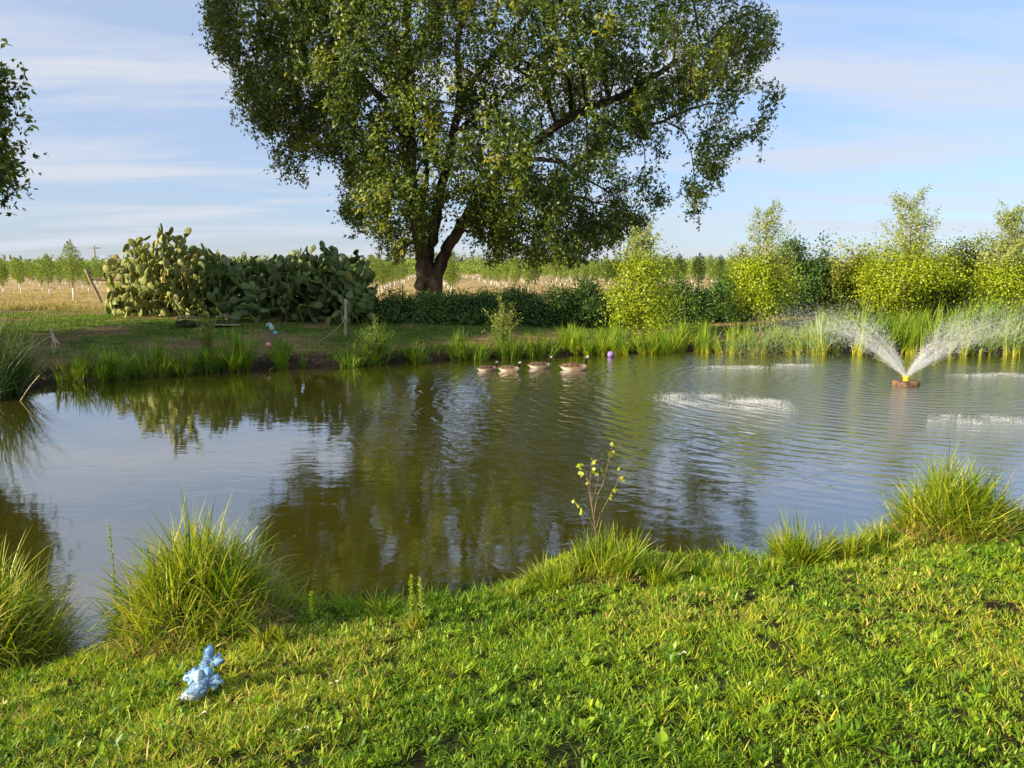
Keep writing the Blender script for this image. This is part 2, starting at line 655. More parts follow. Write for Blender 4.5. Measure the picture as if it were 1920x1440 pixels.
M['weathered'] = noise_mat('weathered wood', (.14, .11, .075), (.40, .33, .24), 6, .9, .6, 8, (8, 8, .6), .1, .01)
M['pale_wood'] = noise_mat('bleached wood', (.38, .28, .17), (.66, .55, .38), 14, .85, .5, 6, (3, 3, 1))
M['mossy'] = noise_mat('mossy wood', (.02, .022, .012), (.07, .085, .03), 9, .95, .8, 8)
M['white_guard'] = noise_mat('white trunk guard', (.62, .60, .55), (.84, .83, .80), 5, .6, .2)
M['thin_bark'] = noise_mat('thin bark', (.16, .11, .07), (.30, .22, .14), 12, .9, .3)
M['cactus_skin'] = paint_mat('cactus skin', .5, 9, .25, .4, .01, .22)
M['painted'] = paint_mat('feathers', .7, 45, .3, .2)
M['plush'] = paint_mat('plush', .95, 90, 1.0, .1, .006, .18)
M['plastic'] = paint_mat('dull plastic', .45, 12, .05, .4, .003, .12)
M['float'] = noise_mat('stained float', (.05, .03, .016), (.26, .16, .075), 9, .55, .3, 6, (1, 1, .4))
M['rope'] = noise_mat('rope', (.35, .27, .15), (.55, .45, .30), 40, .9, .4)


def ground_mat():
    m, nt, out = nmat('land')
    N, L = nt.nodes, nt.links
    at = N.new('ShaderNodeAttribute')
    at.attribute_name = 'paint'
    tc = N.new('ShaderNodeTexCoord')
    n1 = N.new('ShaderNodeTexNoise')
    n1.inputs['Scale'].default_value = 7
    n1.inputs['Detail'].default_value = 9
    n1.inputs['Roughness'].default_value = .68
    L.new(tc.outputs['Object'], n1.inputs['Vector'])
    n2 = N.new('ShaderNodeTexNoise')
    n2.inputs['Scale'].default_value = .9
    n2.inputs['Detail'].default_value = 6
    L.new(tc.outputs['Object'], n2.inputs['Vector'])
    mr = N.new('ShaderNodeMapRange')
    mr.inputs['From Min'].default_value = .32
    mr.inputs['From Max'].default_value = .68
    mr.inputs['To Min'].default_value = .45
    mr.inputs['To Max'].default_value = 1.55
    L.new(n1.outputs['Fac'], mr.inputs[0])
    mr2 = N.new('ShaderNodeMapRange')
    mr2.inputs['From Min'].default_value = .35
    mr2.inputs['From Max'].default_value = .65
    mr2.inputs['To Min'].default_value = .75
    mr2.inputs['To Max'].default_value = 1.25
    L.new(n2.outputs['Fac'], mr2.inputs[0])
    mu = N.new('ShaderNodeMath')
    mu.operation = 'MULTIPLY'
    L.new(mr.outputs[0], mu.inputs[0])
    L.new(mr2.outputs[0], mu.inputs[1])
    mm = N.new('ShaderNodeMix')
    mm.data_type = 'RGBA'
    mm.blend_type = 'MULTIPLY'
    mm.inputs['Factor'].default_value = 1
    L.new(at.outputs['Color'], mm.inputs[6])
    L.new(mu.outputs[0], mm.inputs[7])
    p = N.new('ShaderNodeBsdfPrincipled')
    p.inputs['Roughness'].default_value = .95
    p.inputs['Specular IOR Level'].default_value = .1
    L.new(mm.outputs[2], p.inputs['Base Color'])
    b = N.new('ShaderNodeBump')
    b.inputs['Strength'].default_value = .8
    b.inputs['Distance'].default_value = .06
    L.new(n1.outputs['Fac'], b.inputs['Height'])
    L.new(b.outputs[0], p.inputs['Normal'])
    L.new(p.outputs[0], out.inputs[0])
    return m


FX, FY = PZ(1698, 722)[:2]        # fountain position on the water


def water_mat():
    m, nt, out = nmat('pond water')
    N, L = nt.nodes, nt.links

    def mt(op, a, b=None, c=None, clamp=False):
        n = N.new('ShaderNodeMath')
        n.operation = op
        n.use_clamp = clamp
        for i, v in enumerate((a, b, c)):
            if v is None:
                continue
            if isinstance(v, (int, float)):
                n.inputs[i].default_value = v
            else:
                L.new(v, n.inputs[i])
        return n.outputs[0]

    def mrange(v, a, b, c, d):
        n = N.new('ShaderNodeMapRange')
        n.interpolation_type = 'SMOOTHSTEP'
        for i, q in zip(('From Min', 'From Max', 'To Min', 'To Max'), (a, b, c, d)):
            n.inputs[i].default_value = q
        L.new(v, n.inputs[0])
        return n.outputs[0]

    geo = N.new('ShaderNodeNewGeometry')
    s = N.new('ShaderNodeSeparateXYZ')
    L.new(geo.outputs['Position'], s.inputs[0])
    X, Y = s.outputs['X'], s.outputs['Y']
    dx = mt('SUBTRACT', X, float(FX))
    dy = mt('SUBTRACT', Y, float(FY))
    dist = mt('SQRT', mt('ADD', mt('MULTIPLY', dx, dx), mt('MULTIPLY', dy, dy)))

    def noise(scale, detail, rough=.5, stretch=(1, 1, 1), dis=0.0, rot=0):
        mp = N.new('ShaderNodeMapping')
        mp.inputs['Scale'].default_value = stretch
        mp.inputs['Rotation'].default_value = (0, 0, rot)
        L.new(geo.outputs['Position'], mp.inputs[0])
        n = N.new('ShaderNodeTexNoise')
        n.inputs['Scale'].default_value = scale
        n.inputs['Detail'].default_value = detail
        n.inputs['Roughness'].default_value = rough
        n.inputs['Distortion'].default_value = dis
        L.new(mp.outputs[0], n.inputs['Vector'])
        return n.outputs['Fac']

    big = noise(.35, 3, .5)
    # ring waves from the fountain, broken by noise
    ph = mt('ADD', mt('MULTIPLY', dist, 19.0), mt('MULTIPLY', noise(.8, 3, .5), 16.0))
    ring = mt('SINE', ph)
    ph2 = mt('ADD', mt('MULTIPLY', dist, 31.0), mt('MULTIPLY', noise(1.1, 3, .5), 22.0))
    ring = mt('ADD', ring, mt('MULTIPLY', mt('SINE', ph2), .5))
    wind = noise(4.2, 4, .55, (.55, 1.0, 1), .6, .25)
    fine = noise(26, 5, .65)
    slow = noise(1.6, 3, .5, (.8, 1.2, 1), .8)
    # where: calm near-left, ruffled towards the fountain
    jit = mt('MULTIPLY', mt('SUBTRACT', big, .5), 5.0)
    actx = mrange(mt('ADD', X, jit), -4.5, 0.5, 0.0, 1.0)
    acty = mrange(mt('ADD', Y, jit), 7.0, 12.5, 0.07, 1.0)
    act = mt('MULTIPLY', actx, acty)
    ringamp = mt('MULTIPLY', mrange(dist, 3.0, 17.0, 1.0, 0.05), act)
    centre = mrange(mt('ADD', dist, mt('MULTIPLY', mt('SUBTRACT', slow, .5), 5.0)), 3.2, 8.6, 1.0, 0.0)
    h = mt('MULTIPLY', ring, mt('MULTIPLY', ringamp, .0044))
    h = mt('ADD', h, mt('MULTIPLY', mt('SUBTRACT', wind, .5), mt('ADD', mt('MULTIPLY', act, .013), .0010)))
    h = mt('ADD', h, mt('MULTIPLY', mt('SUBTRACT', slow, .5), mt('ADD', mt('MULTIPLY', act, .006), .0022)))
    h = mt('ADD', h, mt('MULTIPLY', mt('SUBTRACT', fine, .5), mt('ADD', mt('MULTIPLY', centre, .009), .0001)))
    b = N.new('ShaderNodeBump')
    b.inputs['Strength'].default_value = 1.0
    b.inputs['Distance'].default_value = 1.0
    L.new(h, b.inputs['Height'])
    # body of the water: murky olive, and a mist-fed grey film round the fountain
    body = N.new('ShaderNodeBsdfDiffuse')
    rc = ramp(nt, [(.3, (.046, .044, .004)), (.7, (.060, .056, .006))])
    L.new(big, rc.inputs[0])
    mc = N.new('ShaderNodeMix')
    mc.data_type = 'RGBA'
    L.new(mt('MULTIPLY', centre, .62), mc.inputs['Factor'])
    L.new(rc.outputs[0], mc.inputs[6])
    mc.inputs[7].default_value = (.14, .14, .11, 1)
    L.new(mc.outputs[2], body.inputs[0])
    gl = N.new('ShaderNodeBsdfGlossy')
    gl.inputs['Color'].default_value = (.96, .97, 1, 1)
    L.new(mt('ADD', mt('MULTIPLY', centre, .08), .0), gl.inputs['Roughness'])
    L.new(b.outputs[0], gl.inputs['Normal'])
    fr = N.new('ShaderNodeFresnel')
    fr.inputs['IOR'].default_value = 1.75
    L.new(b.outputs[0], fr.inputs['Normal'])
    fac = mt('ADD', mt('MULTIPLY', fr.outputs[0], .92), .21, None, True)
    ms = N.new('ShaderNodeMixShader')
    L.new(fac, ms.inputs[0])
    L.new(body.outputs[0], ms.inputs[1])
    L.new(gl.outputs[0], ms.inputs[2])
    L.new(ms.outputs[0], out.inputs[0])
    return m


M['land'] = ground_mat()
M['water'] = water_mat()

# ------------------------------------------------------------------ the land and the water


def axis(parts):
    out = [parts[0][0]]
    for a, b, s in parts:
        k = max(1, int(round((b - a) / s)))
        out += list(np.linspace(a, b, k + 1)[1:])
    return np.array(out)


def land():
    xs = np.concatenate([-np.geomspace(30, 3500, 26)[::-1], axis([(-29, -12, .4), (-12, 16, .14), (16, 29, .35)]), np.geomspace(30, 3500, 26)])
    ys = np.concatenate([[-300, -60, -15], axis([(-6, 1.5, .5), (1.5, 9, .10), (9, 30, .14), (30, 50, .4)]), np.geomspace(52, 6500, 34)])
    X, Y = np.meshgrid(xs, ys)
    Z = terrain(X, Y)
    V = np.stack([X, Y, Z], -1).reshape(-1, 3)
    nx, ny = len(xs), len(ys)
    i = np.arange(ny - 1)[:, None] * nx
    j = np.arange(nx - 1)[None]
    Q = np.stack([i + j, i + j + 1, i + nx + j + 1, i + nx + j], -1).reshape(-1, 4)
    x, y = V[:, 0], V[:, 1]
    d = sdist(x, y)
    n1, n2 = vnoise(x, y, .55, 5), vnoise(x, y, 1.9, 6)
    soil = np.array([.055, .040, .020])
    moss = np.array([.040, .060, .014])
    dry = np.array([.30, .21, .10])
    green = np.array([.085, .13, .028])
    field = np.array([.46, .34, .15])
    c = np.where((y < 10)[:, None], soil * .8 * (1 - .75 * n1[:, None]) + moss * .7 * .75 * n1[:, None], 0)
    mixl = sstep(.30, .62, .6 * n1 + .4 * n2)[:, None]
    lawn = green * mixl + dry * .75 * (1 - mixl)
    fl = sstep(.2, 1.3, d)[:, None]
    # reddish bare strip just above the bank
    strip = (np.exp(-((d - 1.5) / .9) ** 2) * sstep(.35, .6, n2))[:, None]
    lawn = lawn * (1 - strip * .8) + np.array([.20, .105, .062]) * strip * .8
    mud = np.array([.045, .030, .022])
    far = mud * (1 - fl) + lawn * fl
    ff = sstep(29.5, 33, y - .25 * np.abs(x + 8) * (x > -8) + 1.2 * (n1 - .5))[:, None]
    ff = np.maximum(ff, sstep(36, 40, y)[:, None])
    far = far * (1 - ff) + (field * (.7 + .5 * n1[:, None])) * ff
    c = np.where((y < 10)[:, None], c, far)
    c = np.where((d < .1)[:, None], np.array([.04, .032, .02]), c)
    o = mk('ground', V, [Q], M['land'], None, None, c, True)
    tag(o, kind='structure')
    # water sheet
    xs = np.linspace(-17, 25, 60)
    ys = np.linspace(4.0, 25, 40)
    X, Y = np.meshgrid(xs, ys)
    V = np.stack([X, Y, X * 0], -1).reshape(-1, 3)
    nx, ny = 60, 40
    i = np.arange(ny - 1)[:, None] * nx
    j = np.arange(nx - 1)[None]
    Q = np.stack([i + j, i + j + 1, i + nx + j + 1, i + nx + j], -1).reshape(-1, 4)
    w = mk('water', V, [Q], M['water'], None, None, None, True)
    tag(w, kind='structure')


land()

# ------------------------------------------------------------------ grass


def near_lawn():
    rng = np.random.default_rng(11)
    g = Geo()
    nt = 112000
    y = rng.uniform(1.7, 11.5, nt)
    x = rng.uniform(-7.5, 9.5, nt)
    d = sdist(x, y)
    cover = vnoise(x, y, 1.3, 9) * .6 + vnoise(x, y, 4.5, 8) * .4
    keep = (np.abs(x) < y * .72 + 1.2) & (rng.random(nt) < np.clip(3.6 / y, .3, 1)) & (d > .01) & (y < 10.5)
    keep &= rng.random(nt) < sstep(.08, .38, cover) * .80 + .20
    tx, ty = x[keep], y[keep]
    nt = len(tx)
    cnt = rng.integers(9, 24, nt)
    ti = np.repeat(np.arange(nt), cnt)
    n = len(ti)
    sp = rng.uniform(.006, .020, nt)[ti]
    x = tx[ti] + rng.normal(size=n) * sp
    y = ty[ti] + rng.normal(size=n) * sp
    ok = sdist(x, y) > .01
    ti, x, y = ti[ok], x[ok], y[ok]
    n = len(x)
    d = sdist(x, y)
    z = terrain(x, y)
    shore = np.exp(-d / .35)
    patch = vnoise(x, y, .8, 21) * .6 + vnoise(x, y, 2.6, 22) * .4
    tall = (rng.random(nt) ** 3)[ti]
    L = rng.uniform(.020, .045, n) * (.65 + .6 * patch + 1.5 * tall) * (1 + 2.4 * shore * sstep(.25, .65, vnoise(x, y, 2.1, 4)))
    Wd = rng.uniform(.0035, .0085, n) * rng.uniform(.7, 1.35, nt)[ti] * np.clip(y / 4, .9, 1.5)
    az = np.arctan2(y - ty[ti], x - tx[ti]) + rng.normal(size=n) * .8
    tt_ = rng.random(nt)[ti] ** 1.3
    tint = np.clip(-.05 + .45 * patch + .50 * tt_ * (.4 + patch) + .30 * rng.random(n) + .10 * (x / 6), 0, .92)
    dead = rng.random(n) < .03 + .30 * sstep(.58, .8, vnoise(x, y, 1.1, 31)) + .25 * (rng.random(nt) < .05)[ti]
    tint = np.where(dead, rng.uniform(.93, 1, n), tint)
    add_blades(g, rng, np.stack([x, y, z - .003], 1), L, Wd, az, rng.uniform(.1, 1.15, n), rng.uniform(.1, 1.4, n), tint, segs=3)
    o = g.build('lawn_grass', M['grass'])
    tag(o, 'short sunlit green grass covering the near bank', 'grass', kind='stuff')
    # broad-leaved herbs: rosettes of little leaves
    g = Geo()
    n = 42000
    y = rng.uniform(1.9, 10, n)
    x = rng.uniform(-7, 8, n)
    keep = (np.abs(x) < y * .72 + .8) & (rng.random(n) < np.clip(3.4 / y, .3, 1)) & (sdist(x, y) > .05)
    keep &= rng.random(n) < sstep(.25, .6, vnoise(x, y, 1.5, 44)) * .85 + .15
    x, y = x[keep], y[keep]
    z = terrain(x, y)
    n = len(x)
    k = 6
    cx, cy, cz = np.repeat(x, k), np.repeat(y, k), np.repeat(z, k)
    s = np.repeat(rng.uniform(.014, .034, n) * (1 + 1.0 * (rng.random(n) < .06)), k)
    az = rng.uniform(0, 2 * math.pi, n * k)
    el = rng.uniform(.15, 1.2, n * k)
    D = np.stack([np.cos(az) * np.cos(el), np.sin(az) * np.cos(el), np.sin(el)], 1)
    Nn = unit(np.stack([-np.cos(az) * np.sin(el), -np.sin(az) * np.sin(el), np.cos(el)], 1) + rng.normal(size=(n * k, 3)) * .3)
    C = np.stack([cx, cy, cz + rng.uniform(.006, .034, n * k)], 1) + rng.normal(size=(n * k, 3)) * [.009, .009, 0]
    t = np.repeat(rng.random(n), k) * .7 + rng.random(n * k) * .3
    slim = np.repeat(rng.choice([.22, .32, .5], n, p=[.45, .4, .15]), k)
    V, Fq, T = rounds(C, D, Nn, s, s * slim, t)
    g.add(V, Fq, T)
    o = g.build('lawn_herbs', M['clover'])
    tag(o, 'small broad leaves growing through the near grass', 'herbs', kind='stuff')


near_lawn()


def far_lawn():
    rng = np.random.default_rng(12)
    g = Geo()
    n = 230000
    x = rng.uniform(-19, 17, n)
    y = rng.uniform(16, 31, n)
    d = sdist(x, y)
    n1 = vnoise(x, y, .55, 5) * .6 + vnoise(x, y, 1.9, 6) * .4
    keep = (d > .12) & (np.abs(x) < y * .72 + 1) & (rng.random(n) < .07 + .93 * sstep(.34, .62, n1))
    x, y, d, n1 = x[keep], y[keep], d[keep], n1[keep]
    z = terrain(x, y)
    n = len(x)
    shore = np.exp(-((d - .3) / .5) ** 2)
    L = rng.uniform(.035, .08, n) * (1 + 2.2 * shore)
    brown = rng.random(n) < .50 - .38 * sstep(.3, .6, n1)
    tint = np.where(brown, rng.uniform(.92, 1, n), rng.uniform(.0, .65, n))
    add_blades(g, rng, np.stack([x, y, z - .005], 1), L, rng.uniform(.010, .018, n), rng.uniform(0, 6.28, n), rng.uniform(.1, .8, n),
               rng.uniform(.1, .8, n), tint, segs=2)
    o = g.build('bank_grass', M['grass'])
    tag(o, 'short patchy grass on the far bank lawn', 'grass', kind='stuff')
    g = Geo()
    n = 120000
    y = 30 + 45 * rng.random(n) ** 1.6
    x = rng.uniform(-1, 1, n) * (y * .72 + 2)
    nn = vnoise(x, y, .35, 7)
    keep = (rng.random(n) < .25 + .75 * sstep(.3, .6, nn)) & (rng.random(n) < np.clip(42 / y, 0, 1) ** 2)
    keep &= (x > -1) | (y > 31)
    x, y, nn = x[keep], y[keep], nn[keep]
    n = len(x)
    strip = np.exp(-((y - 33.5) / 2.5) ** 2) * (x < -4)
    L = rng.uniform(.08, .20, n) * (1 + 1.0 * strip)
    tint = np.where(rng.random(n) < .25 * nn + .3 * strip, rng.uniform(.85, 1, n), rng.uniform(0.2, .8, n))
    add_blades(g, rng, np.stack([x, y, terrain(x, y)], 1), L, rng.uniform(.012, .024, n) * (y / 36), rng.uniform(0, 6.28, n), rng.uniform(.0, .5, n),
               rng.uniform(.0, .6, n), tint, segs=2)
    o = g.build('field_grass', M['dry_grass'])
    tag(o, 'dry golden grass of the orchard field', 'grass', kind='stuff')


far_lawn()


def tussock(px, py, wpx, hpx, label, n, seed, mat='sedge', name='grass_tussock', width=.006, lean=.55, curl=1.1, dead=.10, cat='grass clump', mound=0.0,
            group=None, wind=0.0, tmax=.9, pos=None, depth=1.0, stiff=False):
    """clump of long blades standing at photo pixel (px, py)"""
    rng = np.random.default_rng(seed)
    c = G(px, py) if pos is None else np.array(pos, float)
    sc = np.linalg.norm(c - [0, 0, CAM_Z]) / F
    Wm, Hm = wpx * sc, hpx * sc
    t = thing(name, label, cat, c, group)
    rad = Wm * .31
    nt_ = max(3, n // 28)
    tu = rng.integers(0, nt_, n)
    ta, tr = rng.uniform(0, 6.283, nt_), np.sqrt(rng.random(nt_)) * rad
    tl, th_, taz, tc_ = rng.uniform(.62, 1.1, nt_), rng.normal(size=nt_) * .16, rng.normal(size=nt_) * .8, rng.normal(size=nt_) * .16
    qx, qy = np.cos(ta[tu]) * tr[tu] + rng.normal(size=n) * rad * .10, np.sin(ta[tu]) * tr[tu] + rng.normal(size=n) * rad * .10
    a, r = np.arctan2(qy, qx), np.minimum(np.hypot(qx, qy), rad * 1.15)
    bx, by = c[0] + np.cos(a) * r, c[1] + np.sin(a) * r * depth
    rr = r / rad
    bz = np.maximum(terrain(bx, by), -.03) - .01 + mound * Hm * np.clip(1 - rr ** 2, 0, 1) * rng.random(n) ** .4
    az = a + taz[tu] + rng.normal(size=n) * (.55 + 1.0 * (mound > 0))
    L = Hm * (1 - .45 * mound) * rng.uniform(.5 - .25 * (mound > 0), 1.15, n) * tl[tu] * (1.15 - .3 * rr)
    th0 = lean * rr * rng.uniform(.3, 1.2, n) + rng.normal(size=n) * .09 + th_[tu]
    th1 = curl * rng.uniform(.1, 1.2, n) * (.5 + .6 * rr)
    if wind:
        ox, oy = np.cos(az) * np.sin(th0 + .15) + wind, np.sin(az) * np.sin(th0 + .15)
        az = np.arctan2(oy, ox)
        th0 = th0 + abs(wind) * .5
    tint = np.where(rng.random(n) < dead, rng.uniform(.92, 1, n), np.clip(rng.uniform(0, tmax, n) * .75 + .12 + tc_[tu], 0, .92))
    kink = rng.random(n) < (.24 if sc < .008 else .10)
    th1 = np.where(kink, th1 + rng.uniform(.7, 1.7, n), th1)
    g = Geo()
    add_blades(g, rng, np.stack([bx, by, bz], 1), L, width * rng.uniform(.6, 1.3, n), az, th0, th1, tint, segs=5 if width < .012 and sc < .008 else 4)
    g.build('blades', M[mat], t, loc=c)
    if mound:
        m = int(n * .55)
        a = rng.uniform(0, 6.283, m)
        r = rng.random(m) ** .3 * rad * 1.18
        rr = r / rad
        bx, by = c[0] + np.cos(a) * r, c[1] + np.sin(a) * r
        bz = np.maximum(terrain(bx, by), -.03) + mound * Hm * np.clip(1 - rr ** 2, 0, 1) * rng.random(m) * .9
        g = Geo()
        add_blades(g, rng, np.stack([bx, by, bz], 1), Hm * rng.uniform(.12, .35, m), width * rng.uniform(.5, 1.1, m), a + rng.normal(size=m) * 1.2, rng.uniform(.4, 2.0, m),
                   rng.uniform(.2, 1.6, m), rng.uniform(.94, 1, m), segs=3)
        g.build('dead_thatch', M['thatch'], t, loc=c)
    return t, c, Wm, Hm


def small_leaves(t, centers, rng, size, mat, name='leaves', shape='kite', slim=.5, tlo=0., thi=1., up=.3, loc=None):
    n = len(centers)
    D = rdir(rng, n)
    D[:, 2] += up
    D = unit(D)
    s = size * rng.uniform(.7, 1.3, n)
    f = kites if shape == 'kite' else rounds
    V, Fq, T = f(centers, D, rdir(rng, n), s, s * slim, rng.uniform(tlo, thi, n))
    g = Geo()
    g.add(V, Fq, T)
    return g.build(name, M[mat], t, loc=t.location if loc is None else loc)


# near clumps
t, c, _, _ = tussock(374, 1168, 390, 172, 'big rounded clump of long yellow-green grass at the water edge behind the blue toy', 3900, 1, width=.0105, lean=.7, curl=1.2, dead=.14, mound=.5)
tussock(-35, 1250, 300, 180, 'long drooping grass clump cut by the left edge of the picture', 2600, 2, width=.0105, lean=.7, curl=1.4, mound=.4)
tussock(1130, 1082, 220, 96, 'grass clump at the foot of the poplar seedling', 1300, 3, width=.0085, lean=.5, curl=.9, dead=.04, mound=.25)
tussock(1040, 1098, 120, 60, 'low grass clump just left of the poplar seedling', 500, 4, width=.007, lean=.6, curl=.8, dead=.04)
tussock(1225, 1085, 130, 62, 'low grass clump just right of the poplar seedling', 500, 6, width=.007, lean=.6, curl=.8, dead=.05)
tussock(1500, 1052, 130, 85, 'bright upright grass clump left of the pair at the water edge', 900, 7, width=.008, lean=.6, curl=.7, dead=.04)
tussock(1590, 1045, 100, 58, 'small grass clump between the bright clump and the big right one', 420, 8, width=.008, lean=.6, curl=.8, dead=.05)
tussock(1775, 1000, 250, 122, 'large domed grass clump on the right shore', 3100, 9, width=.0115, lean=.65, curl=1.1, dead=.10, mound=.45)
tussock(1905, 1000, 70, 45, 'small grass clump at the right edge of the picture', 260, 10, width=.008, lean=.7, curl=.9)
for i_, (px_, py_, w_, h_, lb_) in enumerate([(1310, 1082, 110, 46, 'low ragged grass tuft at the water edge, first right of the seedling clumps'),
        (1375, 1085, 100, 40, 'low ragged grass tuft at the water edge, midway between the seedling and the bright clump'),
        (960, 1122, 90, 34, 'low grass tuft beside the bare patch of mud at the water edge'), (1660, 1030, 110, 55, 'dark grass tuft at the left foot of the large right clump'),
        (1445, 1075, 80, 36, 'short grass tuft at the left foot of the bright upright clump')]):
    tussock(px_, py_, w_, h_, lb_, 380, 20 + i_, width=.008, lean=.7, curl=.9, dead=.06)
tussock(505, 1205, 120, 55, 'spiky pale-bladed grass tuft right of the biggest clump', 260, 13, width=.009, lean=.9, curl=.9)
tussock(800, 1180, 150, 40, 'sprawling flat-bladed tuft below the dock spikes', 150, 14, width=.012, lean=1.2, curl=.8, dead=.25)

# left-bank sedges
for i, (px, py, w, h, lb) in enumerate([
    (150, 708, 110, 46, 'wide dark sedge clump left of the straw-coloured stake reflection'),
    (215, 704, 70, 44, 'sedge clump second from the left reeds'),
    (285, 702, 90, 52, 'fan-shaped sedge clump below the left end of the log pile'),
    (350, 697, 55, 36, 'small thin sedge clump left of the feathery weed'),
    (388, 696, 48, 42, 'narrow sedge clump at the foot of the feathery weed'),
    (444, 693, 60, 58, 'dense upright sedge clump below the pink ball'),
    (540, 687, 85, 44, 'broad low sedge clump between the pink ball and the wooden post'),
    (660, 684, 55, 34, 'small sedge clump left of the willow weed'),
    (705, 680, 48, 62, 'arching sedge clump at the foot of the willow weed'),
    (780, 675, 50, 28, 'tiny sedge clump on the bare mud bank'),
    (862, 673, 48, 46, 'bright sedge clump above the leftmost goose'),
    (905, 672, 60, 36, 'sedge clump right above the first goose'),
    (955, 670, 70, 48, 'sedge clump under the small willow'),
    (1010, 668, 70, 46, 'sedge clump above the third goose'),
]):
    tussock(px, py + 2, w * 1.15, h * 1.3, lb, 420, 30 + i, mat='bank_sedge', name='sedge_clump', width=.017, lean=.4, curl=.7, dead=.08, group='sedge clumps along the far bank',
            cat='sedge clump')
rng = np.random.default_rng(77)
xs = list(range(1060, 1560, 38))
for i, px in enumerate(xs):
    px2 = px + rng.uniform(-8, 8)
    h = rng.uniform(44, 62) * (1.15 if 1240 < px < 1420 else 1)
    tussock(px2, 661 + rng.uniform(-2, 2), rng.uniform(60, 90), h * .95, 'yellow-green sedge clump in the row along the far right shore', 280, 50 + i, mat='reed',
            name='sedge_clump', width=.020, lean=.45, curl=.75, dead=.05, group='sedge clumps along the far right shore', cat='sedge clump')
    if i % 2 == 0:
        tussock(px2 + 14, 640, 70, h * .75, 'yellow-green sedge clump in the row along the far right shore', 220, 150 + i, mat='reed',
                name='sedge_clump', width=.020, lean=.5, curl=.75, dead=.05, group='sedge clumps along the far right shore', cat='sedge clump')
xs = list(range(1545, 1960, 26))
for i, px in enumerate(xs):
    px2 = px + rng.uniform(-8, 8)
    tussock(px2, 664 + rng.uniform(-3, 2), rng.uniform(26, 42), rng.uniform(60, 92), 'yellow-footed cattail reeds standing in the water by the fountain', 95, 250 + i, mat='reed',
            name='cattail_reeds', width=.026, lean=.3, curl=.45, dead=.03, group='cattail reeds behind the fountain', cat='reeds', wind=.12)
    tussock(px2 + 10, 640 + rng.uniform(-6, 6), rng.uniform(60, 90), rng.uniform(58, 84), 'tall green reeds behind the fountain spray', 220, 350 + i, mat='reed',
            name='tall_reeds', width=.024, lean=.35, curl=.5, dead=.03, group='tall reeds behind the fountain', cat='reeds', wind=.22, tmax=.55)
# dark reeds at the left edge
for i, (px, py, w, h, lb) in enumerate([(-15, 748, 110, 170, 'tall dark reeds at the left edge of the pond'), (28, 735, 60, 120, 'shorter dark reeds right of the tallest ones'),
                                    (-80, 745, 120, 160, 'tall dark reeds beyond the left edge')]):
    tussock(px, py, w, h, lb, 420, 450 + i, mat='dark_reed', name='dark_reeds', width=.016, lean=.45, curl=.75, dead=.10, cat='reeds', tmax=.8)

# ------------------------------------------------------------------ the oak
def inpoly(px, py, P):
    ins = np.zeros(len(px), bool)
    n = len(P)
    for i in range(n):
        ax, ay = P[i]
        bx, by = P[(i + 1) % n]
        c = (ay > py) != (by > py)
        ins ^= c & (px < (bx - ax) * (py - ay) / ((by - ay) or 1e-9) + ax)
    return ins


def edge_d(px, py, P):
    best = np.full(len(px), 1e9)
    n = len(P)
    for i in range(n):
        ax, ay = P[i]
        bx, by = P[(i + 1) % n]
        ex, ey = bx - ax, by - ay
        t = np.clip(((px - ax) * ex + (py - ay) * ey) / (ex * ex + ey * ey), 0, 1)
        best = np.minimum(best, np.hypot(px - ax - t * ex, py - ay - t * ey))
    return best


OAK_Y = 37.0


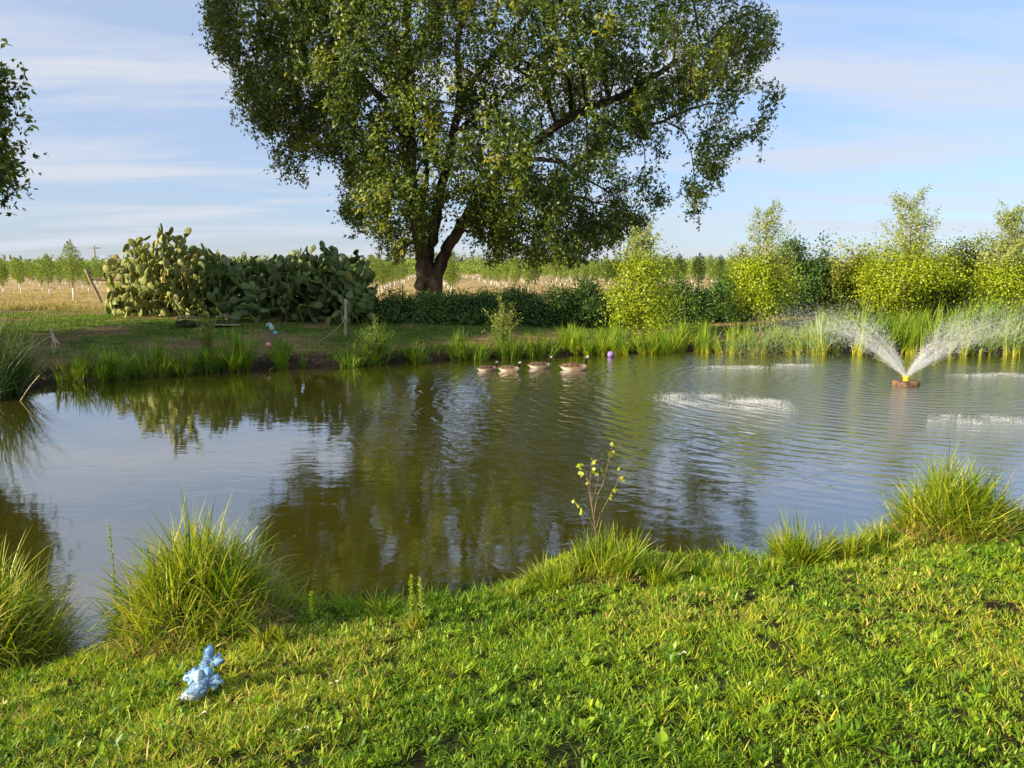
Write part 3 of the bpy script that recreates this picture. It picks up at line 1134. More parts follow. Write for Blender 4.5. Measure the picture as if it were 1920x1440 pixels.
def oak():
    rng = np.random.default_rng(100)
    base = PY(806, 572, OAK_Y)
    base[2] = TZ(base[0], base[1])
    t = thing('oak_tree', 'huge spreading oak with drooping leafy branches behind the pond', 'tree', base)
    s = OAK_Y / F
    outline = np.array([(355, -260), (372, -60), (370, 50), (395, 100), (432, 110), (418, 165), (440, 190), (500, 215), (535, 222), (530, 310), (562, 345),
                        (590, 270), (625, 300), (640, 330), (632, 395), (665, 440), (700, 462), (740, 470), (790, 455), (850, 440), (900, 478), (965, 492), (1010, 480),
                        (1070, 490), (1130, 468), (1160, 450), (1200, 430), (1190, 360), (1225, 350), (1240, 320), (1262, 270), (1290, 285), (1296, 340), (1312, 410),
                        (1335, 400), (1350, 330), (1372, 270), (1410, 275), (1440, 235), (1460, 200), (1432, 150), (1445, 100), (1420, 60), (1400, 10), (1375, -60),
                        (1340, -220), (1180, -400), (980, -490), (760, -480), (520, -400)], float)
    holes = [(846, 432, 30, 1), (870, 455, 22, .9), (800, 470, 22, .8), (768, 250, 20, .6), (765, 150, 20, .6), (765, 60, 18, .5), (590, 150, 18, .6), (1060, 60, 20, .6), (1160, 250, 20, .7), (1010, 300, 16, .5), (1170, 60, 16, .5), (850, 240, 28, .9), (838, 395, 30, .95), (825, 330, 22, .9), (880, 330, 20, .7), (1250, 130, 20, .9), (700, 195, 26, .6), (835, 120, 22, .7), (790, 105, 18, .6), (1130, 350, 22, .6),
             (990, 400, 18, .7), (985, 460, 16, .6), (1235, 215, 22, .6), (1190, 300, 20, .6), (940, 340, 14, .5), (1100, 130, 14, .5), (610, 250, 16, .5), (1300, 230, 16, .4)]
    # clump centres
    C, RX = [], []
    n = 15500
    px = rng.uniform(340, 1470, n)
    py = rng.uniform(-500, 530, n)
    wx = (vnoise(px, py, .016, 51) - .5) * 62 + (vnoise(px, py, .045, 52) - .5) * 30
    wy = (vnoise(px, py, .016, 53) - .5) * 62 + (vnoise(px, py, .045, 54) - .5) * 30
    ok = inpoly(px + wx, py + wy, outline)
    px, py, wx, wy = px[ok], py[ok], wx[ok], wy[ok]
    e = edge_d(px + wx, py + wy, outline)
    half = np.minimum(9.0, 1.0 + np.sqrt(e) * .62)
    dep = rng.uniform(-1, 1, len(px)) * half
    P = np.array([PY(a, b, OAK_Y + c) for a, b, c in zip(px, py, dep)])
    keepp = np.ones(len(px))
    for hx, hy, hr, k in holes:
        q = np.hypot(px - hx, py - hy) / hr
        keepp *= 1 - k * np.clip(1.6 - q, 0, 1)
    # airy gaps in 3-D
    nz = vnoise(P[:, 0] + P[:, 1] * .37, P[:, 2] * 1.2 + P[:, 1] * .21, .55, 3) * .6 + vnoise(P[:, 0] - P[:, 1] * .5, P[:, 2] + P[:, 1] * .3, 1.1, 4) * .4
    lowleft = 1 - .25 * ((px < 700) & (py > 200))
    keepp *= sstep(.39, .52, nz) * .93 + .03
    keepp *= np.where(py < -60, .55, 1.0)
    ok = rng.random(len(px)) < keepp * lowleft
    P, px, py, e = P[ok], px[ok], py[ok], e[ok]
    ok = P[:, 2] > 3.1
    P, px, py, e = P[ok], px[ok], py[ok], e[ok]
    leaves = Geo()
    twig = Geo()
    k = 31
    n = len(P)
    cc = np.repeat(P, k, 0)
    # hanging sprays: narrow, tall gaussian
    big = np.repeat(rng.uniform(.7, 1.25, n), k)
    off = rng.normal(size=(n * k, 3)) * np.array([.22, .24, .27]) * big[:, None]
    cc = cc + off
    tint = np.clip(np.repeat(rng.normal(.42, .20, n), k) + rng.normal(size=n * k) * .10, 0, .97)
    yl = np.repeat(rng.random(n) < .03, k)
    tint = np.where(yl, rng.uniform(.85, 1, n * k), tint)
    ccen = np.repeat(P, k, 0)
    rel = unit(ccen - np.array([base[0] + .5, base[1], base[2] + 9]))
    V, Q, T = sprays(rng, cc, .165, 3, tint, droop=.5, slim=.46, out=unit(unit(off) * .9 + rel * .6 + [0, 0, .45]))
    leaves.add(V, Q, T)
    # loose tips hanging below the outline
    tips = rng.choice(n, 420)
    for i in tips:
        p = P[i]
        m = rng.integers(4, 10)
        drop = np.cumsum(rng.uniform(.10, .2, m)) * min(1, max(0, (p[2] - 3.0) / 1.6))
        sw = np.cumsum(rng.normal(size=(m, 2)) * .05, 0)
        pts = np.stack([p[0] + sw[:, 0], p[1] + sw[:, 1], p[2] - .3 - drop], 1)
        V, Q, T = sprays(rng, np.repeat(pts, 2, 0) + rng.normal(size=(m * 2, 3)) * .05, .15, 3, np.full(m * 2, rng.uniform(.2, .6)), droop=.6, slim=.5)
        leaves.add(V, Q, T)
        add_tube(twig, [p, pts[0], pts[-1]], [.012, .010, .006], 3, cap=False)
    leaves.build('crown', M['oak_leaf'], t, loc=base)

    # trunk and limbs
    def limb(rows, seed, sides=9, sub=5):
        r = np.random.default_rng(seed)
        a = []
        for qx, qy, dz, w in rows:
            q = PY(qx, qy, OAK_Y + dz)
            a.append([*q, w])
        a = spline(a, sub)
        a[1:-1, :3] += r.normal(size=(len(a) - 2, 3)) * .02 * (1 + a[1:-1, 3:4] * 2)
        return a
    g = Geo()
    limbs = [
        ([(803, 580, 0, .74), (801, 560, 0, .58), (800, 530, 0, .50), (797, 500, 0, .45), (793, 470, 0, .38), (786, 440, .1, .33), (778, 400, .2, .32), (770, 350, .2, .32), (767, 290, .2, .32),
          (766, 200, .2, .29), (764, 120, .1, .25), (762, 40, .3, .2), (768, -80, .4, .14), (760, -260, .3, .07)], 1),
        ([(812, 580, -.1, .50), (813, 545, -.1, .42), (819, 514, -.1, .36), (832, 482, 0, .30), (851, 446, -.2, .27), (878, 402, -.6, .24), (915, 350, -1.2, .22), (960, 300, -1.6, .20),
          (1030, 245, -2, .18), (1100, 205, -2.2, .17), (1165, 180, -2.5, .15), (1215, 150, -2.8, .13), (1262, 118, -3, .10), (1330, 80, -3.3, .06)], 2),
        ([(800, 485, .2, .30), (812, 440, .3, .26), (822, 380, .4, .24), (838, 320, .5, .22), (852, 250, .4, .2), (862, 170, .4, .17), (858, 90, .6, .14), (870, 0, .8, .11), (880, -160, 1, .05)], 3),
        ([(862, 205, .4, .15), (895, 140, 0, .14), (935, 95, -.5, .12), (985, 30, -1, .10), (1050, -60, -1.4, .07), (1130, -160, -1.5, .03)], 4),
        ([(767, 205, .2, .2), (745, 160, 0, .19), (705, 110, -.4, .17), (660, 62, -.8, .14), (600, 20, -1.2, .11), (530, -30, -1.5, .07), (450, -60, -1.6, .03)], 5),
        ([(768, 280, .2, .2), (725, 200, .7, .18), (670, 140, 1.5, .15), (600, 100, 2.2, .11), (520, 90, 2.8, .07), (440, 100, 3.2, .03)], 6),
        ([(779, 400, .2, .16), (735, 330, 1, .12), (680, 290, 1.8, .09), (620, 270, 2.6, .05), (560, 285, 3, .02)], 7),
        ([(880, 400, -.6, .16), (930, 390, .2, .12), (1000, 370, 1.5, .09), (1080, 370, 2.5, .06), (1150, 390, 3.2, .03)], 8),
        ([(1100, 205, -2.2, .12), (1160, 240, -1.4, .09), (1230, 230, -.8, .07), (1310, 200, -.3, .05), (1380, 190, 0, .02)], 9),
        ([(764, 120, .1, .15), (800, 60, -.6, .12), (840, -20, -1.1, .09), (930, -120, -1.6, .05), (1040, -240, -2, .02)], 10),
        ([(768, -60, .4, .1), (700, -150, .2, .08), (600, -240, 0, .05), (520, -320, -.4, .02)], 11),
        ([(960, 300, -1.6, .12), (1030, 300, -2.6, .09), (1090, 330, -3.4, .06), (1140, 360, -4, .03)], 12),
        ([(838, 320, .5, .12), (800, 260, 2.5, .1), (760, 200, 4.5, .07), (700, 170, 6, .03)], 13),
        ([(852, 250, .4, .12), (920, 200, 2.8, .1), (1000, 150, 5, .07), (1090, 110, 6.5, .03)], 14),
        ([(779, 400, .2, .13), (800, 330, -2, .1), (790, 250, -4, .07), (760, 180, -5.5, .03)], 15),
    ]
    fine = []
    for rows, sd in limbs:
        a = limb(rows, sd)
        add_tube(g, a[:, :3], a[:, 3], 10 if a[0, 3] > .3 else 7, rng=rng, rough=.06)
        if sd not in (1, 2):
            fine.append(a)
        else:
            fine.append(a[len(a) // 3:])
    g.build('trunk', M['bark'], t, smooth=True, loc=base)
    # secondary branches towards leaf clumps
    B = np.concatenate([a for a in fine])
    sel = rng.choice(len(P), 420, replace=False)
    for i in sel:
        p = P[i]
        dd = np.linalg.norm(B[:, :3] - p, axis=1)
        j = int(np.argmin(dd))
        if dd[j] < .5 or dd[j] > 7:
            continue
        a = B[j, :3]
        mid = (a + p) / 2 + np.array([rng.normal() * .2, rng.normal() * .2, .18 * dd[j]])
        L = spline([a, mid, p, p + [rng.normal() * .2, rng.normal() * .2, -.5]], 4)
        r0 = min(B[j, 3] * .6, .018 * dd[j] + .02)
        add_tube(twig, L, np.linspace(r0, .010, len(L)), 4, cap=False)
    twig.build('branches', M['bark'], t, loc=base)


oak()


def broadleaf(name, label, base, crown_c, crown_r, mat, n, leaf, seed, trunk_r=.2, cat='tree', group=None, bark='bark', clump=.5, k=22, slim=.5, droop=.4, shape='spray',
              branches=14, shell=.55, tlo=.1, thi=.9, parts=('trunk', 'crown'), fork=None):
    """tree: tapered trunk with limbs, crown of leaf clumps spread through an uneven ellipsoid"""
    rng = np.random.default_rng(seed)
    base = np.array(base, float)
    cc, cr = np.array(crown_c, float), np.array(crown_r, float)
    t = thing(name, label, cat, base, group)
    d = rdir(rng, n)
    r = shell + (1 - shell) * rng.random(n) ** .6
    lump = .78 + .44 * vnoise(d[:, 0] * 3 + d[:, 1] * 2 + seed, d[:, 2] * 3 - d[:, 1], 1.0, seed)
    inner = rng.random(n) < .35
    r = np.where(inner, rng.random(n) ** .5 * .7, r)
    P = cc + d * cr * (r * lump)[:, None]
    C = np.repeat(P, k, 0) + rng.normal(size=(n * k, 3)) * clump * .5
    tint = np.clip(np.repeat(rng.uniform(tlo, thi, n), k) + rng.normal(size=n * k) * .12, 0, 1)
    g = Geo()
    if shape == 'spray':
        V, Q, T = sprays(rng, C, leaf, 3, tint, droop, slim, out=unit(unit(C - np.repeat(P, k, 0)) + np.repeat(d, k, 0) * .6 + [0, 0, .4]))
    else:
        m = len(C)
        D = rdir(rng, m)
        D[:, 2] -= droop
        V, Q, T = rounds(C, unit(D), rdir(rng, m), leaf * rng.uniform(.7, 1.3, m), leaf * slim * rng.uniform(.8, 1.2, m), tint)
    g.add(V, Q, T)
    g.build(parts[1], M[mat], t, loc=base)
    g = Geo()
    top = cc + [0, 0, cr[2] * .55]
    ax = spline([base - [0, 0, .1], base * .6 + cc * .4 + [rng.normal() * .1 * cr[0], 0, 0], cc + rng.normal(size=3) * .06 * cr, top], 5)
    rr = np.linspace(trunk_r, trunk_r * .15, len(ax))
    rr[0] *= 1.3
    add_tube(g, ax, rr, 9, rng=rng, rough=.05)
    for i in range(branches):
        j = rng.integers(len(ax) // 4, len(ax) - 2)
        a = ax[j]
        p = P[rng.integers(n)]
        mid = (a + p) / 2 + [0, 0, .12 * np.linalg.norm(p - a)]
        L = spline([a, mid, p], 4)
        add_tube(g, L, np.linspace(rr[j] * .5, .012 if trunk_r > .1 else .004, len(L)), 5, cap=False)
    g.build(parts[0], M[bark], t, smooth=True, loc=base)
    return t


# tree cut by the left edge, and the two taller ones beyond it that shade the lawn and the oak
def gz(x, y, dz=0):
    return np.array([x, y, TZ(x, y) + dz])


broadleaf('shade_tree', 'dark drooping tree cut by the left edge of the picture', gz(-17.6, 20), (-16.5, 20, 5.9), (3.4, 3.1, 2.9), 'oak_leaf', 1400, .17, 201, .32, k=34, clump=.75,
          droop=.6, branches=26)
broadleaf('shade_tree', 'broad tree standing left of the pond beyond the frame', gz(-24, 13.4), (-23.5, 13.4, 6.5), (3.8, 3.6, 3.6), 'oak_leaf', 330, .26, 202, .35, k=22, clump=1.3, branches=16)
broadleaf('shade_tree', 'tallest tree beyond the frame at the left of the field', gz(-28, 26.5), (-27.5, 26.5, 17), (5.5, 6.5, 6.5), 'oak_leaf', 700, .30, 203, .5, k=24, clump=1.5, branches=18)

# ------------------------------------------------------------------ right bank: aspens, willow, hedges, brambles


def aspen(label, px, py, top, wpx, seed, name='aspen_tree', skirt=.6, sparse=.5, mat='aspen_leaf', low=None):
    """young poplar: dense rounded skirt of leaves below, thin airy leader above"""
    rng = np.random.default_rng(seed)
    b = G(px, py)
    s = b[1] / F
    H = (py - top) * s
    Wd = wpx * s
    t = thing(name, label, 'tree', b, 'young poplars along the far shore')
    P, sz = [], []
    n1 = int(3300 * Wd)
    low = .16 if low is None else low
    # skirt
    ns = 46
    d = rdir(rng, ns)
    sc_ = b + [0, 0, H * (low + skirt * .47)] + d * (.35 + .65 * rng.random(ns) ** .7)[:, None] * [Wd * .52, Wd * .45, H * skirt * .50] * (1 - .35 * np.maximum(d[:, 2:], 0) * [1, 1, 0])
    w = rng.integers(0, ns, n1)
    P.append(sc_[w] + rng.normal(size=(n1, 3)) * (rng.uniform(.06, .13, ns)[w] * Wd)[:, None])
    # leader and upper sprays along twigs
    g = Geo()
    ax = spline([b - [0, 0, .05], b + [rng.normal() * .05, 0, H * .35], b + [rng.normal() * .08, 0, H * .7], b + [rng.normal() * .05, 0, H * .97]], 6)
    add_tube(g, ax, np.linspace(.075, .008, len(ax)), 7)
    for i in range(95):
        u = rng.uniform(.2, .97)
        a = ax[int(u * (len(ax) - 1))]
        az = rng.uniform(0, 6.283)
        Lb = Wd * .62 * (1.0 - u * .72) * rng.uniform(.5, 1.15)
        p = a + [np.cos(az) * Lb * .8, np.sin(az) * Lb * .8, Lb * rng.uniform(.4, 1.1) + .05]
        L = spline([a, (a + p) / 2 - [0, 0, Lb * .06], p], 4)
        add_tube(g, L, np.linspace(.016 * (1.2 - u), .003, len(L)), 4, cap=False)
        m = int(rng.uniform(20, 42) * (.8 + sparse))
        q = L[0] + (L[-1] - L[0]) * rng.uniform(.25, 1.05, (m, 1))
        P.append(q + rng.normal(size=(m, 3)) * .07)
    P = np.concatenate(P)
    n = len(P)
    g.build('trunk', M['pale_bark'], t, smooth=True, loc=b)
    D = rdir(rng, n)
    D[:, 2] -= .5
    hh = (P[:, 2] - b[2]) / H
    tint = np.clip(rng.normal(.48, .2, n), 0, 1)
    up = hh > skirt + low - .12 * rng.random(n)
    tint = np.where(up, rng.uniform(.95, 1, n), np.minimum(tint, .93))
    g = Geo()
    cen = b + [0, 0, H * .45]
    Nr = unit(unit((P - cen) / [Wd * .5, Wd * .5, H * .5]) + rdir(rng, n) * .7 + [0, 0, .35])
    V, Q, T = rounds(P, unit(D), Nr, rng.uniform(.045, .082, n), rng.uniform(.04, .07, n), tint)
    g.add(V, Q, T)
    g.build('crown', M[mat], t, loc=b)
    return t


aspen('bright yellow-green young poplar standing nearest the oak', 1200, 636, 432, 150, 301, skirt=.80, sparse=.3, low=.06)
aspen('young poplar with an airy pointed top, second from the oak', 1424, 622, 396, 150, 302, skirt=.55, low=.12)
aspen('tallest young poplar with a spreading airy top, behind the fountain', 1690, 615, 375, 180, 303, skirt=.50, low=.18, sparse=.7)
aspen('young poplar at the right edge of the picture', 1880, 618, 398, 170, 304, skirt=.45, low=.18, sparse=.7)


def bush(name, label, c, r, n, leaf, mat, seed, cat='bush', group=None, clump=.25, k=16, slim=.55, tlo=0., thi=1., ground=True, flat=0.0, top=.35):
    """mass of leafy stems rising from the ground"""
    rng = np.random.default_rng(seed)
    c, r = np.array(c, float), np.array(r, float)
    t = thing(name, label, cat, c, group)
    d = rdir(rng, n)
    d[:, 2] = np.abs(d[:, 2])
    rr = .45 + .55 * rng.random(n) ** .5
    lump = .74 + .5 * vnoise(d[:, 0] * 2.6 * max(1, r[0] / 2) + seed, d[:, 2] * 2.6 + d[:, 1] * 2, 1., seed + 1)
    P = c + d * r * (rr * lump)[:, None]
    sh = 1 + top * (vnoise(P[:, 0], P[:, 1], 1.4, seed) - .5)
    P[:, 2] = c[2] + (P[:, 2] - c[2]) * sh
    gate = vnoise(P[:, 0] * 1.0 + P[:, 2] * .6, P[:, 1] + P[:, 2] * 1.3, 1.5, seed + 7)
    P = P[gate > .26]
    n = len(P)
    cs = np.repeat(rng.uniform(.6, 1.35, n), k)[:, None]
    offs = rng.normal(size=(n * k, 3)) * clump * cs
    C = np.repeat(P, k, 0) + offs
    Nr = unit(unit(offs) * .8 + np.repeat(unit((P - c) / r), k, 0) * .7 + rdir(rng, n * k) * .5 + [0, 0, .35])
    C[:, 2] = np.maximum(C[:, 2], terrain(C[:, 0], C[:, 1]) + .02)
    m = len(C)
    D = rdir(rng, m)
    D[:, 2] += .25
    tint = np.clip(np.repeat(rng.uniform(tlo, thi, n), k) + rng.normal(size=m) * .15, 0, 1)
    V, Q, T = rounds(C, unit(D), Nr, leaf * rng.uniform(.7, 1.3, m), leaf * slim * rng.uniform(.8, 1.2, m), tint)
    g = Geo()
    g.add(V, Q, T)
    g.build('foliage', M[mat], t, loc=c)
    g = Geo()
    add_tube(g, [c - [r[0] * .3, 0, .06], c + [r[0] * .3, 0, -.02]], .06, 6)
    add_tube(g, [c - [0, r[1] * .3, .06], c + [0, r[1] * .3, -.02]], .06, 6)
    for i in range(26):
        p = P[rng.integers(n)]
        q0 = rng.normal(size=2) * .12
        a = c + [q0[0] * r[0], q0[1] * r[1], -.05]
        L = spline([a, (a + p) / 2 + [0, 0, .1], p], 4)
        add_tube(g, L, np.linspace(.03, .006, len(L)), 4, cap=False)
    g.build('stems', M['thin_bark'], t, loc=c)
    return t


def gp(px, py, Y=None):
    p = G(px, py)
    return p


# hedge along the right, each shrub of its own
hd = [
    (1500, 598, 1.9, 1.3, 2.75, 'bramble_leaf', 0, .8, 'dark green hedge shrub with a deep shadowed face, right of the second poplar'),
    (1600, 600, 1.7, 1.2, 2.75, 'hedge_leaf', .3, 1, 'brownish yellow hedge shrub between the second and third poplars'),
    (1700, 602, 1.8, 1.3, 2.7, 'hedge_leaf', 0, .8, 'hedge shrub directly behind the tallest poplar'),
    (1795, 604, 1.6, 1.3, 2.65, 'hedge_leaf', 0, .7, 'hedge shrub between the tallest and the rightmost poplar'),
    (1895, 604, 1.9, 1.3, 2.75, 'hedge_leaf', .1, .9, 'hedge shrub at the right edge of the picture'),
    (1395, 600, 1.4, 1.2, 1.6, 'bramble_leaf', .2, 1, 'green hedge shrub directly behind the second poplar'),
]
for i, (px, py, rx, ry, hz, mt_, a, b_, lb) in enumerate(hd):
    p = G(px, py)
    p[1] += 1.2
    p[0] *= (p[1]) / (p[1] - 1.2)
    p[2] = TZ(p[0], p[1])
    bush('hedge_shrub', lb, p, (rx, ry, hz), 1150, .105, mt_, 400 + i, cat='shrub', group='hedge shrubs behind the right shore', clump=.17, k=22, tlo=a, thi=b_)
br = [
    (640, 600, 1.6, .8, .85, 'dark bramble mound behind the wooden post', .5),
    (760, 606, 1.9, .9, .80, 'dark green bramble mound in front of the oak trunk', .5),
    (880, 610, 1.9, .9, .80, 'dark bramble mound right of the oak trunk', .4),
    (1010, 612, 1.7, 1.0, 1.25, 'high dark bramble mound right of the small willow', .35),
    (1100, 612, 1.5, 1.0, 1.2, 'dark bramble mound left of the first poplar', .35),
    (1275, 606, 1.5, 1.0, 1.3, 'dark bramble mound right of the first poplar', .4),
    (1345, 604, 1.4, 1.0, 1.3, 'dark bramble mound left of the second poplar', .4),
    (825, 588, 1.6, .9, .45, 'bramble mound wrapped round the far side of the oak foot', .5),
    (940, 590, 1.8, .9, .75, 'bramble mound behind the small willow', .5),
]
for i, (px, py, rx, ry, hz, lb, th) in enumerate(br):
    p = G(px, py)
    p[1] += ry * .8
    p[0] *= p[1] / (p[1] - ry * .8)
    p[2] = TZ(p[0], p[1])
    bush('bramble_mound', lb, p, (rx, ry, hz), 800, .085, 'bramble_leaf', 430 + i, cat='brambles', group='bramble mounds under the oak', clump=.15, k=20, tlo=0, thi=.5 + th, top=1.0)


def wispy(name, label, px, py, top, wpx, seed, mat='willow_leaf', nst=14, leaf=.10, slim=.22, per=34, cat='shrub', lean=.5, bark='thin_bark', dense=1.0, rad=.006):
    """many-stemmed plant: thin rising stems lined with narrow leaves"""
    rng = np.random.default_rng(seed)
    b = G(px, py)
    s = b[1] / F
    H, Wd = (py - top) * s, wpx * s
    t = thing(name, label, cat, b)
    g, lv = Geo(), Geo()
    for i in range(nst):
        az = rng.uniform(0, 6.283)
        out = Wd * .5 * math.sqrt(rng.random())
        h = H * (1 - .45 * (out / (Wd * .5)) ** 2) * rng.uniform(.65, 1.05)
        tip = b + [math.cos(az) * out, math.sin(az) * out * .8, h]
        midp = b + [math.cos(az) * out * lean * .6, math.sin(az) * out * lean * .5, h * .5]
        st = b + [rng.normal() * .05, rng.normal() * .05, -.03]
        L = spline([st, midp, tip], 8)
        add_tube(g, L, np.linspace(rad * 1.6, rad * .4, len(L)), 4, cap=False)
        m = int(per * dense)
        u = rng.uniform(.22, 1, m)
        idx = u * (len(L) - 1)
        i0 = np.minimum(idx.astype(int), len(L) - 2)
        q = L[i0] + (L[i0 + 1] - L[i0]) * (idx - i0)[:, None]
        # side twigs
        q = q + rng.normal(size=(m, 3)) * [Wd * .035, Wd * .035, H * .012]
        D = unit(rdir(rng, m) + np.array([0, 0, .7]))
        sz = leaf * rng.uniform(.6, 1.3, m)
        V, Q, T = kites(q, D, rdir(rng, m), sz, sz * slim, rng.uniform(0, 1, m))
        lv.add(V, Q, T)
    g.build('stems', M[bark], t, loc=b)
    lv.build('leaves', M[mat], t, loc=b)
    return t


wispy('young_willow', 'small narrow-leaved willow on the far bank above the first goose', 940, 655, 548, 92, 501, nst=34, leaf=.11, per=44, slim=.24)
wispy('willow_weed', 'leafy green weed leaning over the water right of the wooden post', 700, 672, 566, 78, 502, 'weed_leaf', nst=30, leaf=.10, per=36)
wispy('feathery_weed', 'thin feathery weed growing in front of the log pile', 392, 690, 580, 56, 503, 'willow_leaf', nst=26, leaf=.085, per=52, rad=.004)
wispy('bank_weed', 'small leafy weed right beside the weathered post', 655, 640, 572, 30, 504, 'weed_leaf', nst=8, leaf=.07, per=18, rad=.004)

# ------------------------------------------------------------------ prickly pears


def cactus(label, xs, ybase, prof, n_start, seed, Y, painted_shade=0.0):
    """pads grown from pads inside the height profile prof(x px) -> top y px"""
    rng = np.random.default_rng(seed)
    x0, x1 = xs
    c = PY((x0 + x1) / 2, ybase, Y)
    c[2] = TZ(c[0], c[1])
    t = thing('prickly_pear', label, 'cactus', c, 'prickly pear thicket left of the oak')
    g, gs = Geo(), Geo()
    s = Y / F
    th = np.linspace(0, 2 * math.pi, 10, endpoint=False)

    def pad(p, up, nrm, L, Wd, th_, colr):
        side = np.cross(up, nrm)
        rows = []
        for v, wf, tf in ((.0, .18, .5), (.12, .48, .8), (.34, .86, 1), (.60, 1.0, 1), (.82, .78, .9), (.95, .42, .7), (1.0, .10, .3)):
            bend = nrm * (L * .06 * math.sin(v * 3.1))
            for a in th[::1]:
                rows.append(p + up * (L * v) + bend + side * (math.cos(a) * Wd * .5 * wf) + nrm * (math.sin(a) * th_ * .5 * tf))
        V = np.array(rows)
        i = np.arange(6)[:, None] * 10
        j = np.arange(10)[None]
        j2 = (j + 1) % 10
        Q = np.stack([i + j, i + j2, i + 10 + j2, i + 10 + j], -1).reshape(-1, 4)
        g.add(V, Q, .5, colr)
        top = np.stack([np.full(8, 60), 61 + np.arange(8), 62 + np.arange(8)], -1)
        g.F3.append(top + g.n - 70)

    def topz(x, y):
        pxx = 960 + x / y * F
        if pxx < x0 - 6 or pxx > x1 + 6:
            return -1
        ty = np.interp(pxx, [q[0] for q in prof], [q[1] for q in prof])
        return PY(pxx, ty, y)[2]

    work = []
    for i in range(n_start):
        px = rng.uniform(x0, x1)
        y = Y + rng.uniform(-1.3, 1.6)
        p = PY(px, ybase, y)
        p[2] = TZ(p[0], p[1]) - .03
        tz = topz(p[0], p[1])
        hh = max(0, rng.uniform(-1.6, .55)) * max(tz - p[2] - .3, 0.1)
        # woody stem up to a start height
        if hh > .35:
            q = p + [rng.normal() * .25, rng.normal() * .2, hh]
            L = spline([p, (p + q) / 2 + rng.normal(size=3) * .16, q], 4)
            gs = Geo()
            add_tube(gs, L, np.linspace(.055, .03, len(L)), 6, rng=rng, rough=.15)
            gs.build('stem', M['mossy'], t, smooth=True, loc=c)
            p = q
        work.append((p, np.array([rng.normal() * .4, rng.normal() * .3, 1.0]), 0))
    count = 0
    while work and count < 1100:
        p, up, lv = work.pop(rng.integers(len(work)))
        up = unit(up)
        L = rng.uniform(.27, .44)
        Wd = L * rng.uniform(.52, .72)
        az = rng.uniform(0, 6.28)
        nrm = np.array([math.cos(az), math.sin(az), rng.normal() * .3])
        nrm = unit(nrm - up * (nrm @ up))
        tip = p + up * L
        if tip[2] > topz(tip[0], tip[1]) + .32 * rng.random() - .12:
            if lv > 0 or rng.random() < .6:
                continue
        v = rng.uniform(.72, 1.2)
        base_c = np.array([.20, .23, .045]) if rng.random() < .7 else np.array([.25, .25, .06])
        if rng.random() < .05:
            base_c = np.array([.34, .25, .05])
        pad(p, up, nrm, L, Wd, rng.uniform(.035, .06), base_c * v * (np.array([1, 1, 1]) if painted_shade == 0 else np.array([.55, .72, .80])))  # leftmost plant keeps the base colour; shade is put into the other pads
        count += 1
        if lv < 10:
            side = np.cross(up, nrm)
            for _ in range(rng.choice([1, 2, 3], p=[.56, .36, .08])):
                a = rng.uniform(-1.15, 1.15)
                q = p + up * L * (.62 + .36 * math.cos(a)) + side * Wd * .46 * math.sin(a)
                d = unit(up * math.cos(a * .8) + side * math.sin(a * .8) + rng.normal(size=3) * .42 + [0, 0, .16])
                work.append((q, d, lv + 1))
    g.build('pads', M['cactus_skin'], t, smooth=True, loc=c)


cactus('sunlit yellow-green prickly pear, leftmost and tallest of the thicket', (205, 405), 585,
       [(200, 500), (215, 482), (230, 462), (262, 445), (275, 440), (300, 440), (312, 418), (322, 420), (335, 436), (345, 430), (365, 428), (372, 440), (385, 460), (405, 478)], 80, 601, 28.6)
cactus('shaded grey-green prickly pear in the middle of the thicket', (385, 560), 590,
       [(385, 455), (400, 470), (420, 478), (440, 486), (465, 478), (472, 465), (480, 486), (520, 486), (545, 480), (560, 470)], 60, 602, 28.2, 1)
cactus('shade-darkened prickly pear at the right end of the thicket, beside the oak', (545, 705), 590,
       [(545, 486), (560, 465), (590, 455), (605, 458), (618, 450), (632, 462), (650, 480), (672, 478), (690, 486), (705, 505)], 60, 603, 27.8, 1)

# ------------------------------------------------------------------ the orchard
GUARDED = 'young orchard tree with a white trunk guard in the rows across the dry field'


